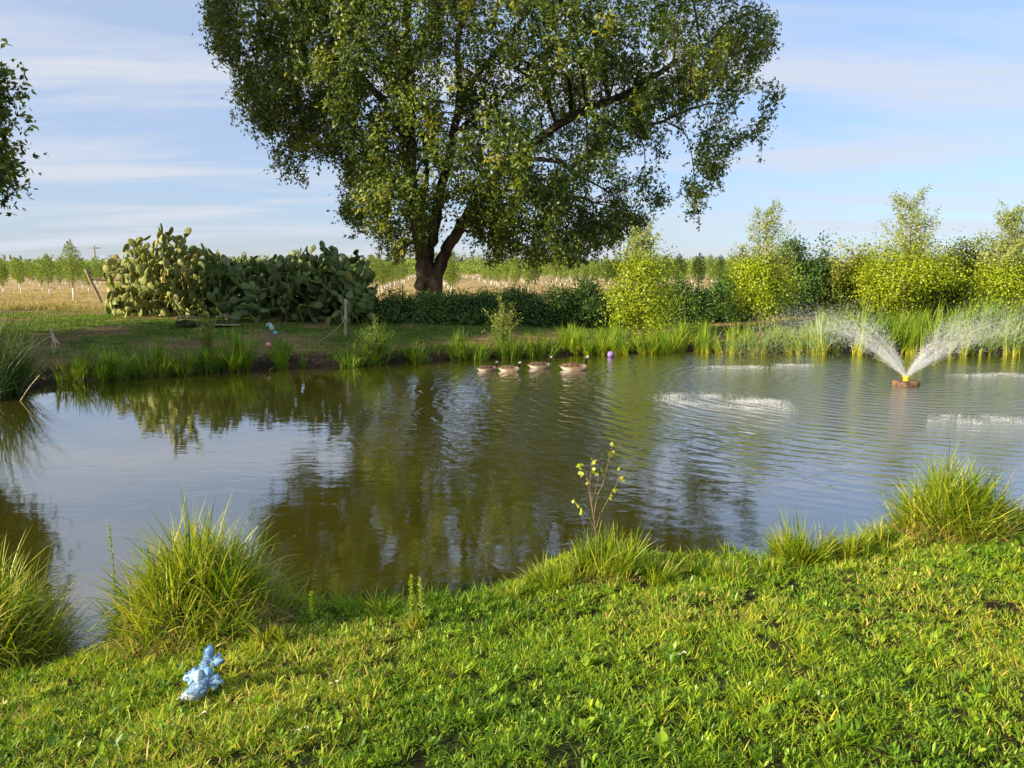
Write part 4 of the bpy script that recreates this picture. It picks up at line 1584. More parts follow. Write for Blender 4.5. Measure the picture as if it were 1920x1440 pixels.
def orchard():
    rng = np.random.default_rng(700)

    def proto(seed, h, w, n, pos=(0, 0, 0), label=GUARDED, group='young orchard trees in rows', leaf=.17, dense=False):
        r = np.random.default_rng(seed)
        t = thing('orchard_tree', label, 'tree', (0, 0, 0), group)
        g = Geo()
        ax = spline([(0, 0, -.05), (r.normal() * .03, 0, h * .35), (r.normal() * .06, r.normal() * .05, h * .92)], 4)
        add_tube(g, ax, np.linspace(.04, .008, len(ax)), 5)
        for i in range(9):
            u = r.uniform(.3, .8)
            a = np.array([0, 0, h * u])
            az = r.uniform(0, 6.28)
            p = a + [math.cos(az) * w * .4, math.sin(az) * w * .4, h * .28]
            add_tube(g, [a, p], [.014, .004], 3, cap=False)
        g.build('trunk', M['thin_bark'], t)
        g = Geo()
        gh = r.uniform(.55, .68)
        add_tube(g, [(0.0, 0, 0), (.01, 0, gh * .5), (.015, 0, gh)], [.055, .052, .050], 8)
        g.build('trunk_guard', M['white_guard'], t)
        u = r.beta(2.0, 1.8, n)
        rad = w * .5 * np.sin(np.clip(u, .02, .98) * math.pi) ** .7 * np.sqrt(r.random(n)) * (1 - .25 * u)
        a = r.uniform(0, 6.28, n)
        C = np.stack([np.cos(a) * rad, np.sin(a) * rad, h * (.26 + .78 * u)], 1)
        V, Q, T = kites(C, unit(rdir(r, n) + [0, 0, .6]), rdir(r, n), leaf * r.uniform(.7, 1.3, n), leaf * .45, r.random(n))
        g = Geo()
        g.add(V, Q, T)
        g.build('crown', M['orchard_leaf'], t)
        return t

    protos = [proto(710 + i, h, w, 800) for i, (h, w) in enumerate([(3.3, 1.4), (2.9, 1.2), (3.6, 1.5), (3.1, 1.6)])]
    kids = {p.name: [o for o in bpy.data.objects if o.parent == p] for p in protos}
    spots = []
    # rows running away from the camera, slightly slanted
    for row in range(-40, 41):
        for k in range(0, 60):
            y = 50 + k * 3.2
            x = row * 5.2 + (y - 50) * -.10 + 1.5
            px = 960 + F * x / y
            if -40 < px < 1960:
                # the hedge hides everything to the right: leave those out
                if px > 1560 or (px > 1440 and y < 100):
                    continue
                spots.append((y, x, px))
    spots.sort()
    near, rest = spots[:285], spots[285:]
    used = set()
    for i, (y, x, px) in enumerate(near):
        p = protos[i % 4]
        x += rng.normal() * .15
        y += rng.normal() * .2
        if p.name in used:
            q = p.copy()
            COL.objects.link(q)
            for ch in kids[p.name]:
                c2 = ch.copy()
                COL.objects.link(c2)
                c2.parent = q
        else:
            q = p
            used.add(p.name)
        q.location = (x, y, TZ(x, y))
        q.rotation_euler = (0, 0, rng.uniform(0, 6.28))
        s = rng.uniform(.62, .84)
        q.scale = (s, s, s * rng.uniform(.9, 1.1))
    # the rest of the rows as one mass
    rest = [r for r in rest if rng.random() < 1]
    rest = rest[:1400]
    R = np.array(rest)
    k = 70
    n = len(R) * k
    bx, by = np.repeat(R[:, 1], k), np.repeat(R[:, 0], k)
    u = rng.beta(2, 1.8, n)
    a = rng.uniform(0, 6.28, n)
    rad = .85 * np.sqrt(rng.random(n)) * np.sin(np.clip(u, .05, .95) * math.pi) ** .5
    hh = np.repeat(rng.uniform(2.8, 3.9, len(R)), k)
    C = np.stack([bx + np.cos(a) * rad, by + np.sin(a) * rad, 1.0 + hh * (.24 + .76 * u)], 1)
    V, Q, T = kites(C, unit(rdir(rng, n) + [0, 0, .5]), rdir(rng, n), rng.uniform(.3, .5, n), .20, rng.random(n))
    g = Geo()
    g.add(V, Q, T)
    o = g.build('far_orchard', M['orchard_leaf'])
    tag(o, 'far rows of the young orchard merging into a green band', 'orchard', kind='stuff')
    g = Geo()
    for y, x, px in rest[::3]:
        add_tube(g, [(x, y, .95), (x, y, 1.62)], [.07, .06], 4)
    o = g.build('far_trunk_guards', M['white_guard'])
    tag(o, 'white dots of trunk guards in the far orchard rows', 'trunk guards', kind='stuff')
    # single tree in front of the rows
    p = proto(731, 3.1, 1.25, 1500, label='single leafy sapling with white guard standing left of the leaning post', group=None, leaf=.10)
    b = PY(138, 556, 42)
    p.location = (b[0], b[1], TZ(b[0], b[1]))
    # very far woods on the horizon
    g = Geo()
    n = 26000
    y = rng.uniform(330, 700, n)
    x = rng.uniform(-.75, .75, n) * y
    h = 3.2 + 3.0 * vnoise(x, y, .02, 3) + 4 * sstep(.6, .8, vnoise(x, y * .3, .012, 9))
    C = np.stack([x, y, 1 + h * rng.random(n)], 1)
    V, Q, T = kites(C, unit(rdir(rng, n) + [0, 0, .5]), rdir(rng, n), rng.uniform(1.5, 3.2, n), 1.4, rng.random(n) * .5)
    g.add(V, Q, T)
    o = g.build('far_woods', M['far_leaf'])
    tag(o, 'low woods along the horizon beyond the orchard', 'woods', kind='stuff')


M['far_leaf'] = leaf_mat('far woods', [(0, (.08, .10, .05)), (1, (.24, .20, .12))], .2, .8, .1)
orchard()

# ------------------------------------------------------------------ posts, poles, logs


def post(name, label, p, q, r, mat, seed, cat='post', part='shaft', sides=8):
    rng = np.random.default_rng(seed)
    p, q = np.array(p, float), np.array(q, float)
    g = Geo()
    n = 9
    pts = p + (q - p) * np.linspace(0, 1, n)[:, None] + rng.normal(size=(n, 3)) * r * .06
    add_tube(g, pts, r * np.linspace(1.05, .92, n), sides, rng=rng, rough=.08)
    o = g.build(name, M[mat], None, smooth=False, loc=p)
    tag(o, label, cat)
    return o


b = G(192, 567)
a = PY(160, 505, b[1])
post('leaning_post', 'weathered wooden post leaning left, left of the prickly pears', b - [0, 0, .15], a, .085, 'weathered', 801)
r0 = PY(170, 524, b[1] + .02)
r1 = PY(262, 527, b[1] + 1.0)
post('fence_rail', 'horizontal wooden rail running from the leaning post into the cactus', r0, r1, .055, 'weathered', 802, cat='rail')
b = G(648, 628)
t0 = PY(648, 560, b[1])
post('wooden_post', 'pale upright post with a rope round it in front of the brambles', b - [0, 0, .1], t0, .045, 'pale_wood', 803)
# rope: loop round the post and a slack end down to the left
g = Geo()
e = G(600, 640)
pm = PY(646, 600, b[1] - .06)
L = spline([PY(651, 562, b[1] - .05), PY(655, 580, b[1] - .07), pm, (pm + e) / 2 - [0, 0, .06], e + [0, 0, .02]], 6)
add_tube(g, L, .011, 5)
for k in range(3):
    zc = pm[2] - .05 + .04 * k
    an = np.linspace(0, 2 * math.pi, 13)
    add_tube(g, np.stack([b[0] + .068 * np.cos(an), b[1] + .068 * np.sin(an), np.full(13, zc)], 1), .011, 5, cap=False)
tag(g.build('rope', M['rope'], loc=b), 'slack rope tied round the pale upright post', 'rope')
b = PY(755, 560, 36)
b[2] = TZ(b[0], b[1])
post('thin_stake', 'thin brown stake in the field just left of the oak trunk', b, PY(755, 534, 36), .03, 'mossy', 804, cat='stake')

def utility_pole(px, top, Y, label, seed):
    b = PY(px, 505, Y)
    b[2] = 1.0
    tz = PY(px, top, Y)[2]
    t = thing('utility_pole', label, 'utility pole', b)
    g = Geo()
    add_tube(g, [b, (b[0], b[1], tz)], [.30, .20], 8)
    g.build('pole', M['weathered'], t, loc=b)
    g = Geo()
    add_tube(g, [(b[0] - 1.9, b[1], tz - .7), (b[0] + 1.9, b[1], tz - .7)], .17, 6)
    g.build('crossarm', M['weathered'], t, loc=b)
    for dx in (-1.6, 0, 1.6):
        g = Geo()
        add_tube(g, [(b[0] + dx, b[1], tz - .55), (b[0] + dx, b[1], tz - .1)], [.12, .08], 6)
        g.build('insulator', M['white_guard'], t, loc=b)


utility_pole(180, 461, 260, 'distant utility pole above the leaning post', 1)
utility_pole(1390, 457, 300, 'distant utility pole just left of the second poplar', 2)

# log pile on the lawn
rng = np.random.default_rng(900)
b = G(330, 613)
b2 = G(452, 612)
up = np.array([0, 0, 1.0])
g = Geo()
L = spline([b + up * .06, b * .8 + b2 * .2 + up * .10, b * .55 + b2 * .45 + up * .07], 6)
add_tube(g, L, np.linspace(.13, .10, len(L)) * rng.uniform(.85, 1.15, len(L)), 9, rng=rng, rough=.22)
tag(g.build('mossy_log', M['mossy'], loc=b), 'dark mossy log forming the left half of the pile on the lawn', 'log')
g = Geo()
L = spline([b * .55 + b2 * .45 + up * .06, b * .25 + b2 * .75 + up * .09, b2 + up * .05], 5)
add_tube(g, L, [.10, .11, .12, .13, .12, .11, .12, .11, .10, .09, .07], 9, rng=rng, rough=.24)
tag(g.build('mossy_log', M['mossy'], loc=b2), 'dark mossy log forming the right half of the pile on the lawn', 'log')
for i, (u0, u1, hh, lb) in enumerate([(.02, .45, .30, 'curved grey branch lying on top of the left log'), (.60, .95, .33, 'short grey branch lying on top of the right log')]):
    g = Geo()
    A, B = b + (b2 - b) * u0, b + (b2 - b) * u1
    L = spline([A + up * .27, A * .6 + B * .4 + up * (hh + .06), A * .3 + B * .7 + up * hh, B + up * .24], 5)
    add_tube(g, L, np.linspace(.035, .02, len(L)), 6, rng=rng, rough=.2)
    L = spline([A * .8 + B * .2 + up * .28, A * .5 + B * .5 + [0, -.1, hh], A * .2 + B * .8 + [0, -.12, .26]], 5)
    add_tube(g, L, np.linspace(.028, .014, len(L)), 6, rng=rng, rough=.2)
    tag(g.build('dead_branch', M['weathered'], loc=A), lb, 'branch')
g = Geo()
A, B = b + (b2 - b) * .55 + np.array([0, -.22, .08]), b2 + np.array([0.05, -.2, .06])
d = unit(B - A)
w = np.array([0, .035, 0])
h = np.array([0, 0, .02])
V = np.array([A - w - h, A + w - h, A + w + h, A - w + h, B - w - h, B + w - h, B + w + h, B - w + h])
g.add(V, [[0, 3, 2, 1], [4, 5, 6, 7], [0, 1, 5, 4], [1, 2, 6, 5], [2, 3, 7, 6], [3, 0, 4, 7]])
tag(g.build('plank', M['pale_wood'], loc=A), 'thin pale plank along the front of the right log', 'plank')

# bleached forked stick at the left bank
b = G(101, 662)
g = Geo()
P0 = PY(94, 616, b[1])
P1 = PY(100, 636, b[1])
for q, r_ in (((P0, P1, PY(98, 650, b[1]), b - [0, 0, .05]), (.02, .035, .02, .018)), ((P0 + [.02, 0, 0], P1 + [.03, 0, 0], PY(112, 645, b[1] - .1)), (.02, .03, .012)),
              ((P1 + [0, -.03, .03], PY(104, 648, b[1] - .12), b + [.04, -.05, 0]), (.025, .016, .012))):
    a = spline([[*u, v] for u, v in zip(q, r_)], 6)
    add_tube(g, a[:, :3], a[:, 3], 7, rng=rng, rough=.1)
tag(g.build('forked_stick', M['pale_wood'], loc=b), 'bleached forked stick standing on the left bank', 'stick')
# broken reed stalks leaning over the water at the left
g = Geo()
a = PZ(38, 752)
add_tube(g, spline([a, PY(56, 725, a[1]), PY(75, 703, a[1])], 4), .010, 5)
tag(g.build('broken_reed', M['pale_wood'], loc=a), 'straight pale dead stalk rising from the left reeds over the water', 'stalk')

# ------------------------------------------------------------------ balls and toy pieces


def ball(label, p, r, col, name='ball', squash=1.0):
    g = Geo()
    add_ell(g, p, (r, r, r * squash), 20, 13, col=col)
    o = g.build(name, M['plastic'], smooth=True, loc=p)
    tag(o, label, 'ball')
    return o


p = G(503, 652)
ball('small pink ball on the grass near the far bank edge', p + [0, 0, .075], .085, (.78, .33, .29))
p = PZ(1145, 669)
ball('purple ball floating at the foot of the far reeds', p + [0, 0, .07], .10, (.30, .21, .50))
p = G(516, 627)
ball('small turquoise ball on the lawn in front of the mint toy', p + [0, 0, .05], .065, (.20, .58, .56))
p = G(508, 621)
t = thing('mint_toy', 'mint green plastic toy with a round head curled over a bulb body', 'toy', p)
g = Geo()
add_ell(g, p + [.03, 0, .10], (.085, .08, .095), 16, 11, col=(.42, .66, .56))
add_ell(g, p + [.0, -.02, .17], (.065, .06, .06), 14, 9, col=(.46, .70, .60))
g.build('body', M['plastic'], t, smooth=True, loc=p)
g = Geo()
an = np.linspace(-.4, 3.7, 14)
add_tube(g, np.stack([p[0] - .04 + .075 * np.cos(an), np.full(14, p[1] - .03), p[2] + .20 + .05 * np.sin(an)], 1), .024, 8, col=(.48, .74, .66))
g.build('handle', M['plastic'], t, smooth=True, loc=p)
for dx in (-.03, .05):
    g = Geo()
    add_ell(g, p + [.03 + dx, -.10, .13], (.014, .01, .014), 8, 5, col=(.08, .30, .28))
    g.build('spot', M['plastic'], t, smooth=True, loc=p)


# ------------------------------------------------------------------ geese


def goose(label, px, py, length_px, seed, neck=1.0, turn=0.0):
    rng = np.random.default_rng(seed)
    p = PZ(px, py)
    s = p[1] / F
    Lg = length_px * s
    t = thing('goose', label, 'goose', p, 'geese swimming in a line')
    k = Lg / .78
    BR, BK, PALE, WH, BLK = (.17, .11, .065), (.012, .011, .010), (.38, .28, .19), (.74, .70, .62), (.012, .012, .012)
    # spine rows: x, z, half width, half height, colour top, colour bottom
    rows = [
        (-.44, .135, .004, .004, BK, WH), (-.40, .13, .035, .014, BK, WH), (-.34, .115, .075, .045, BR, WH), (-.26, .09, .115, .085, BR, WH), (-.16, .075, .145, .115, BR, WH),
        (-.04, .07, .16, .13, BR, PALE), (.08, .07, .155, .13, BR, PALE), (.18, .075, .13, .125, BR, PALE), (.255, .10, .095, .105, PALE, PALE), (.295, .145, .062, .072, PALE, PALE),
        (.305, .19, .042, .044, BLK, BLK), (.308, .24, .044, .044, BLK, BLK), (.312, .29, .040, .040, BLK, BLK), (.322, .335, .040, .040, BLK, BLK), (.340, .37, .042, .040, BLK, WH),
        (.368, .385, .042, .038, BLK, WH), (.395, .383, .026, .024, BLK, WH), (.415, .376, .015, .012, BLK, BLK), (.450, .368, .009, .006, BLK, BLK), (.458, .366, .002, .002, BLK, BLK)]
    R = np.array([r[:4] for r in rows])
    CT = np.array([r[4] for r in rows])
    CB = np.array([r[5] for r in rows])
    R[10:, 1] = R[10:, 1] * (1 - .0) + (neck - 1) * (R[10:, 1] - .14) * 1.0
    pts = spline(np.concatenate([R, CT, CB], 1), 3)
    T = unit(np.gradient(pts[:, :2], axis=0))
    N2 = np.stack([-T[:, 1], T[:, 0]], 1)
    m = 14
    an = np.arange(m) / m * 2 * math.pi
    V, Cc = [], []
    for q, nn in zip(pts, N2):
        for a in an:
            V.append([q[0] + nn[0] * math.sin(a) * q[3], math.cos(a) * q[2], q[1] + nn[1] * math.sin(a) * q[3]])
            isneck = q[1] > .17
            f = sstep(-.35, .25, math.sin(a)) if not isneck else (1.0 if (q[0] > .325 and False) else sstep(.35, .6, math.sin(a)))
            c = q[4:7] * f + q[7:10] * (1 - f)
            Cc.append(np.clip(c, .01, 1))
    V = np.array(V)
    n = len(pts)
    i = np.arange(n - 1)[:, None] * m
    j = np.arange(m)[None]
    j2 = (j + 1) % m
    Q = np.stack([i + j, i + j2, i + m + j2, i + m + j], -1).reshape(-1, 4)
    ca, sa = math.cos(turn), math.sin(turn)
    Rz = np.array([[ca, -sa, 0], [sa, ca, 0], [0, 0, 1]])
    V = (V * k) @ Rz.T + p + [0, 0, -.015]
    mk('body', V, [Q], M['painted'], t, None, np.array(Cc), True, loc=p)
    for sd in (-1, 1):
        g = Geo()
        nn = 9
        xx = np.linspace(-.43, .17, nn)
        ring = []
        cols = []
        for q in range(nn):
            u = q / (nn - 1)
            w_ = .008 + .06 * math.sin(min(1, u * 1.25) * math.pi * .72)
            for a in np.arange(8) / 8 * 2 * math.pi:
                zc = .135 + .02 * math.sin(u * 3) - .005 * u
                yc = sd * (.035 + .085 * math.sin(u * math.pi * .75))
                ring.append([xx[q], yc + math.cos(a) * .03 * (1 if 0 < q < nn - 1 else .2), zc + math.sin(a) * w_ * (1 if 0 < q < nn - 1 else .2)])
                cols.append(np.array((.075, .048, .03)) * rng.uniform(.8, 1.25) if q % 2 else np.array((.15, .10, .06)) * rng.uniform(.8, 1.2))
        ring = (np.array(ring) * k) @ Rz.T + p + [0, 0, -.015]
        i = np.arange(nn - 1)[:, None] * 8
        j = np.arange(8)[None]
        j2 = (j + 1) % 8
        Q = np.stack([i + j, i + j2, i + 8 + j2, i + 8 + j], -1).reshape(-1, 4)
        g.add(ring, Q, .5, np.array(cols))
        g.build('wing', M['painted'], t, smooth=True, loc=p)


goose('leftmost goose of the four swimming right, brown with a black neck', 914, 695, 40, 1, .84, .25)
goose('second goose from the left, lying lowest in the water', 956, 696, 44, 2, .78, -.22)
goose('third goose from the left, nearest the far bank', 1013, 690, 46, 3, .98, .10)
goose('rightmost goose leading the line with its black neck raised', 1077, 694, 54, 4, 1.06, -.10)

# ------------------------------------------------------------------ fountain


def fountain():
    rng = np.random.default_rng(42)
    p = np.array([FX, FY, 0.0])
    t = thing('fountain', 'floating pond fountain with a yellow nozzle throwing two wide jets of spray', 'fountain', p)
    g = Geo()
    rad = .285
    an = np.arange(24) / 24 * 2 * math.pi
    prof = [(-.06, rad * .96), (.0, rad), (.075, rad), (.095, rad * .95), (.10, rad * .55), (.10, .02)]
    V = np.concatenate([np.stack([p[0] + np.cos(an) * r, p[1] + np.sin(an) * r, np.full(24, z)], 1) for z, r in prof])
    i = np.arange(5)[:, None] * 24
    j = np.arange(24)[None]
    j2 = (j + 1) % 24
    Q = np.stack([i + j, i + j2, i + 24 + j2, i + 24 + j], -1).reshape(-1, 4)
    g.add(V, Q)
    g.build('float', M['float'], t, loc=p)
    g = Geo()
    add_tube(g, [p + [0, 0, .09], p + [0, 0, .12], p + [0, 0, .155], p + [0, 0, .17], p + [0, 0, .20]], [.07, .06, .045, .075, .05], 12, col=(.85, .62, .02))
    for a in (-.9, .9):
        add_tube(g, [p + [0, 0, .15], p + [math.sin(a) * .09, 0, .15 + math.cos(a) * .09]], [.025, .02], 8, col=(.85, .62, .02))
    g.build('nozzle', M['plastic'], t, smooth=True, loc=p)
    # spray: drops on ballistic paths, dense near the nozzle
    oct_ = np.array([[1, 0, 0], [-1, 0, 0], [0, 1, 0], [0, -1, 0], [0, 0, 1], [0, 0, -1]], float)
    of = np.array([[0, 2, 4], [2, 1, 4], [1, 3, 4], [3, 0, 4], [2, 0, 5], [1, 2, 5], [3, 1, 5], [0, 3, 5]])

    def drops(P, Vv, size, stretch):
        n = len(P)
        D = unit(Vv)
        A = unit(np.cross(D, rdir(rng, n)))
        B = np.cross(D, A)
        q = oct_[None, :, 0:1] * A[:, None] * size[:, None, None] + oct_[None, :, 1:2] * B[:, None] * size[:, None, None] + oct_[None, :, 2:3] * D[:, None] * (size * stretch)[:, None, None]
        V = (P[:, None] + q).reshape(-1, 3)
        Fq = (np.arange(n)[:, None, None] * 6 + of[None]).reshape(-1, 3)
        return V, Fq

    for side in (-1, 1):
        g = Geo()
        for q in range(95):
            inn = rng.random() < .42
            el = rng.normal(math.radians(60), .08) if inn else rng.normal(math.radians(48), .075) - (.06 if side > 0 else 0)
            v = 5.6 if inn else (6.5 if side < 0 else 7.1)
            azz = rng.normal(0, .24) + (.15 if side < 0 else -.1)
            T = 2 * v * math.sin(el) / 9.81
            ends = rng.uniform(.08, .26)
            segs = [(0, ends)] + [(a_, a_ + rng.uniform(.012, .04)) for a_ in np.arange(ends + .01, ends + .22, .045) if rng.random() < .75]
            for a_, b_ in segs:
                tt = np.linspace(a_, b_, 7) * T
                hx = v * math.cos(el) * tt
                pts = p + np.stack([side * hx * math.cos(azz), hx * math.sin(azz), .18 + v * math.sin(el) * tt - 4.905 * tt ** 2], 1)
                pts[1:] += rng.normal(size=(6, 3)) * .006
                add_tube(g, pts, np.linspace(.0030, .0014, 7) * rng.uniform(.5, 1.1), 3, cap=False)
        o = g.build('spray_streaks', M['drops'], t, loc=p)
        tag(o, kind='stuff')
        n = 16000
        # flat fan leaning outwards; v chosen so the arc peaks about 1.7 m up and lands 4-5 m away
        el = rng.normal(math.radians(47), .085, n)
        inner = rng.random(n) < .30
        if side > 0:
            el = el - .06
        el = np.where(inner, rng.normal(math.radians(62), .09, n), el)
        azs = rng.normal(0, .27, n) + (.15 if side < 0 else -.1)
        v = np.where(inner, rng.normal(5.6, .4, n), rng.normal(6.5 if side < 0 else 7.1, .35, n))
        T = 2 * v * np.sin(el) / 9.81
        u = rng.random(n) ** 1.35 * .93
        tt = u * T
        hx = v * np.cos(el) * tt
        X = side * hx * np.cos(azs)
        Yy = hx * np.sin(azs)
        Z = .18 + v * np.sin(el) * tt - 4.905 * tt ** 2
        sp = .012 + .035 * tt / T
        P = p + np.stack([X, Yy, Z], 1) + rng.normal(size=(n, 3)) * (sp * (1 + 3 * u))[:, None]
        ok = P[:, 2] > .01
        vel = np.stack([side * v * np.cos(el) * np.cos(azs), v * np.cos(el) * np.sin(azs), v * np.sin(el) - 9.81 * tt], 1)
        sz = rng.uniform(.0014, .0038, n) * (1 + .25 * u)
        V, Fq = drops(P[ok], vel[ok], sz[ok], (7.0 - 5.4 * u ** .5)[ok])
        g = Geo()
        g.add(V, Fq)
        o = g.build('spray_jet', M['drops'], t, loc=p)
        tag(o, kind='stuff')
    # splashes where the water lands
    for lb, (px, py), (rx, ry), m in (
        ('broad white splash where the left jet lands', (1360, 752), (1.0, .72), 2700),
        ('narrow white splash further back, left of the fountain', (1385, 689), (.85, .30), 750),
        ('small white splash furthest back, left of the fountain', (1490, 685), (.50, .18), 450),
        ('white splash at the right edge of the picture', (1885, 704), (1.1, .26), 1000),
        ('glittering splash on the near side, right of the fountain', (1830, 788), (.7, .40), 600),
    ):
        c = PZ(px, py)
        nsub = 26
        sa, sr_ = rng.uniform(0, 6.28, nsub), np.sqrt(rng.random(nsub))
        wgt = rng.random(nsub) ** 2 + .05
        w = rng.choice(nsub, m, p=wgt / wgt.sum())
        ex = np.cos(sa[w]) * sr_[w] * rx * 1.25 + rng.normal(size=m) * rx * .16
        ey = np.sin(sa[w]) * sr_[w] * ry * 1.25 + rng.normal(size=m) * ry * .16
        ey = ey - (.22 * ex if px == 1360 else 0)
        P = np.stack([c[0] + ex, c[1] + ey, rng.exponential(.012, m)], 1)
        V, Fq = drops(P, rdir(rng, m) * [1, 1, .6] + [0, 0, .4], rng.uniform(.0025, .0068, m), rng.uniform(1, 2.6, m))
        g = Geo()
        g.add(V, Fq)
        o = g.build('splash', M['drops'], loc=c)
        tag(o, lb, 'splash', kind='stuff')


def drop_mat():
    m, nt, out = nmat('water drops')
    N, L = nt.nodes, nt.links
    d = N.new('ShaderNodeBsdfPrincipled')
    d.inputs['Base Color'].default_value = (.86, .90, .92, 1)
    d.inputs['Roughness'].default_value = .25
    d.inputs['Specular IOR Level'].default_value = .6
    tr = N.new('ShaderNodeBsdfTransparent')
    ms = N.new('ShaderNodeMixShader')
    ms.inputs[0].default_value = .50
    L.new(tr.outputs[0], ms.inputs[1])
    L.new(d.outputs[0], ms.inputs[2])
    L.new(ms.outputs[0], out.inputs[0])
    return m


M['drops'] = drop_mat()
fountain()

# ------------------------------------------------------------------ near small things: poplar seedling, docks, toy, fallen leaves


def seedling():
    rng = np.random.default_rng(60)
    b = G(1128, 1085)
    Y = b[1]
    t = thing('poplar_seedling', 'thin poplar seedling with a few round yellow leaves at the water edge', 'seedling', b)
    g, lv = Geo(), Geo()
    root = PY(1116, 985, Y)
    stems = [
        [(1128, 1085), (1117, 1000), (1111, 960), (1103, 915), (1098, 885), (1085, 878)],
        [(1112, 965), (1108, 930), (1106, 900), (1110, 875)],
        [(1113, 970), (1120, 930), (1131, 905), (1142, 860), (1147, 838)],
        [(1118, 990), (1128, 960), (1145, 928), (1158, 903), (1162, 880)],
        [(1118, 1000), (1105, 972), (1092, 957), (1078, 940)],
        [(1109, 940), (1118, 915), (1123, 890)],
    ]
    rad = [.0042, .0026, .003, .003, .002, .002]
    lcl = [[(1085, 876, 5), (1092, 890, 4), (1100, 905, 2)], [(1112, 868, 4), (1110, 885, 2)], [(1148, 835, 4), (1136, 848, 2), (1145, 850, 2), (1128, 885, 2)],
           [(1162, 880, 2), (1165, 897, 3), (1155, 915, 4), (1146, 928, 2)], [(1076, 940, 2), (1082, 948, 2), (1091, 960, 2)], [(1122, 885, 2)]]
    for k, st in enumerate(stems):
        pts = [PY(x, y, Y + (.0 if k == 0 else .03 * (k - 3))) for x, y in st]
        pts = spline(pts, 5)
        add_tube(g, pts, np.linspace(rad[k], .0015, len(pts)), 5)
        for x, y, m in lcl[k]:
            q = PY(x, y, Y + (.0 if k == 0 else .03 * (k - 3))) + rng.normal(size=(m, 3)) * .014
            D = rdir(rng, m)
            D[:, 2] -= .3
            face = unit(np.array([-.5, -.7, .3]) + rdir(rng, m) * .6)
            s = rng.uniform(.022, .034, m)
            V, Q, T = rounds(q, unit(D), face, s, s * 1.05, rng.uniform(.5, .95, m))
            lv.add(V, Q, T)
    g.build('stem', M['stem'], t, smooth=True, loc=b)
    lv.build('leaves', M['aspen_leaf'], t, loc=b)


seedling()


def dock(label, px, py, top, lean, seed, red=.2):
    rng = np.random.default_rng(seed)
    b = G(px, py)
    t = thing('dock_plant', label, 'weed', b)
    tp = PY(px + lean, top, b[1])
    g = Geo()
    L = spline([b, (b + tp) / 2 + [.005, 0, 0], tp], 6)
    add_tube(g, L, np.linspace(.004, .0015, len(L)), 5)
    g.build('stem', M['stem'], t, loc=b)
    n = 260
    u = rng.uniform(.28, 1, n)
    C = b + (tp - b) * u[:, None] + rng.normal(size=(n, 3)) * [.010, .010, .004] * (1.35 - u)[:, None]
    V, Q, T = rounds(C, unit(rdir(rng, n) + [0, 0, .4]), rdir(rng, n), rng.uniform(.008, .015, n), .010, np.where(rng.random(n) < red, 1, rng.uniform(.3, .7, n)))
    g = Geo()
    g.add(V, Q, T)
    g.build('seed_head', M['aspen_leaf'], t, loc=b)
    n = 9
    az = rng.uniform(0, 6.28, n)
    g = Geo()
    add_blades(g, rng, np.repeat(b[None], n, 0), rng.uniform(.08, .14, n), .022, az, rng.uniform(.5, 1, n), rng.uniform(.3, .9, n), rng.uniform(.2, .7, n), segs=4)
    g.build('leaves', M['clover'], t, loc=b)


dock('green dock spike, the left of the pair at the water edge', 771, 1160, 1078, 0, 71, .05)
dock('reddish-tipped dock spike, the right of the pair at the water edge', 793, 1162, 1083, -6, 72, .45)
dock('thin dock spike rising at the left side of the big grass clump', 222, 1165, 985, -18, 73, .2)
dock('short dock spike right of the big grass clump', 586, 1180, 1108, -2, 74, .05)

# big-leaved weed rosettes in the lawn
rng = np.random.default_rng(88)
for lb, px, py, s in (('broad-leaved weed rosette left of the lower middle of the lawn', 1110, 1335, .055), ('clump of upright broad leaves low in the lawn right of centre', 1330, 1400, .05),
                      ('yellowish broad-leaved weed just above the blue toy', 372, 1222, .04), ('broad-leaved weed at the foot of the big grass clump', 350, 1180, .06),
                      ('broad-leaved weed low at the right of the lawn', 1560, 1250, .045)):
    b = G(px, py)
    t = thing('weed_rosette', lb, 'weed', b)
    n = 16
    az = rng.uniform(0, 6.28, n)
    el = rng.uniform(.4, 1.35, n)
    D = np.stack([np.cos(az) * np.cos(el), np.sin(az) * np.cos(el), np.sin(el)], 1)
    V, Q, T = rounds(b + rng.normal(size=(n, 3)) * [.015, .015, 0], D, unit(np.stack([-np.cos(az), -np.sin(az), np.full(n, .6)], 1)), s * rng.uniform(.7, 1.4, n), s * .38, rng.uniform(.6, 1, n))
    g = Geo()
    g.add(V, Q, T)
    g.build('leaves', M['clover'], t, loc=b)


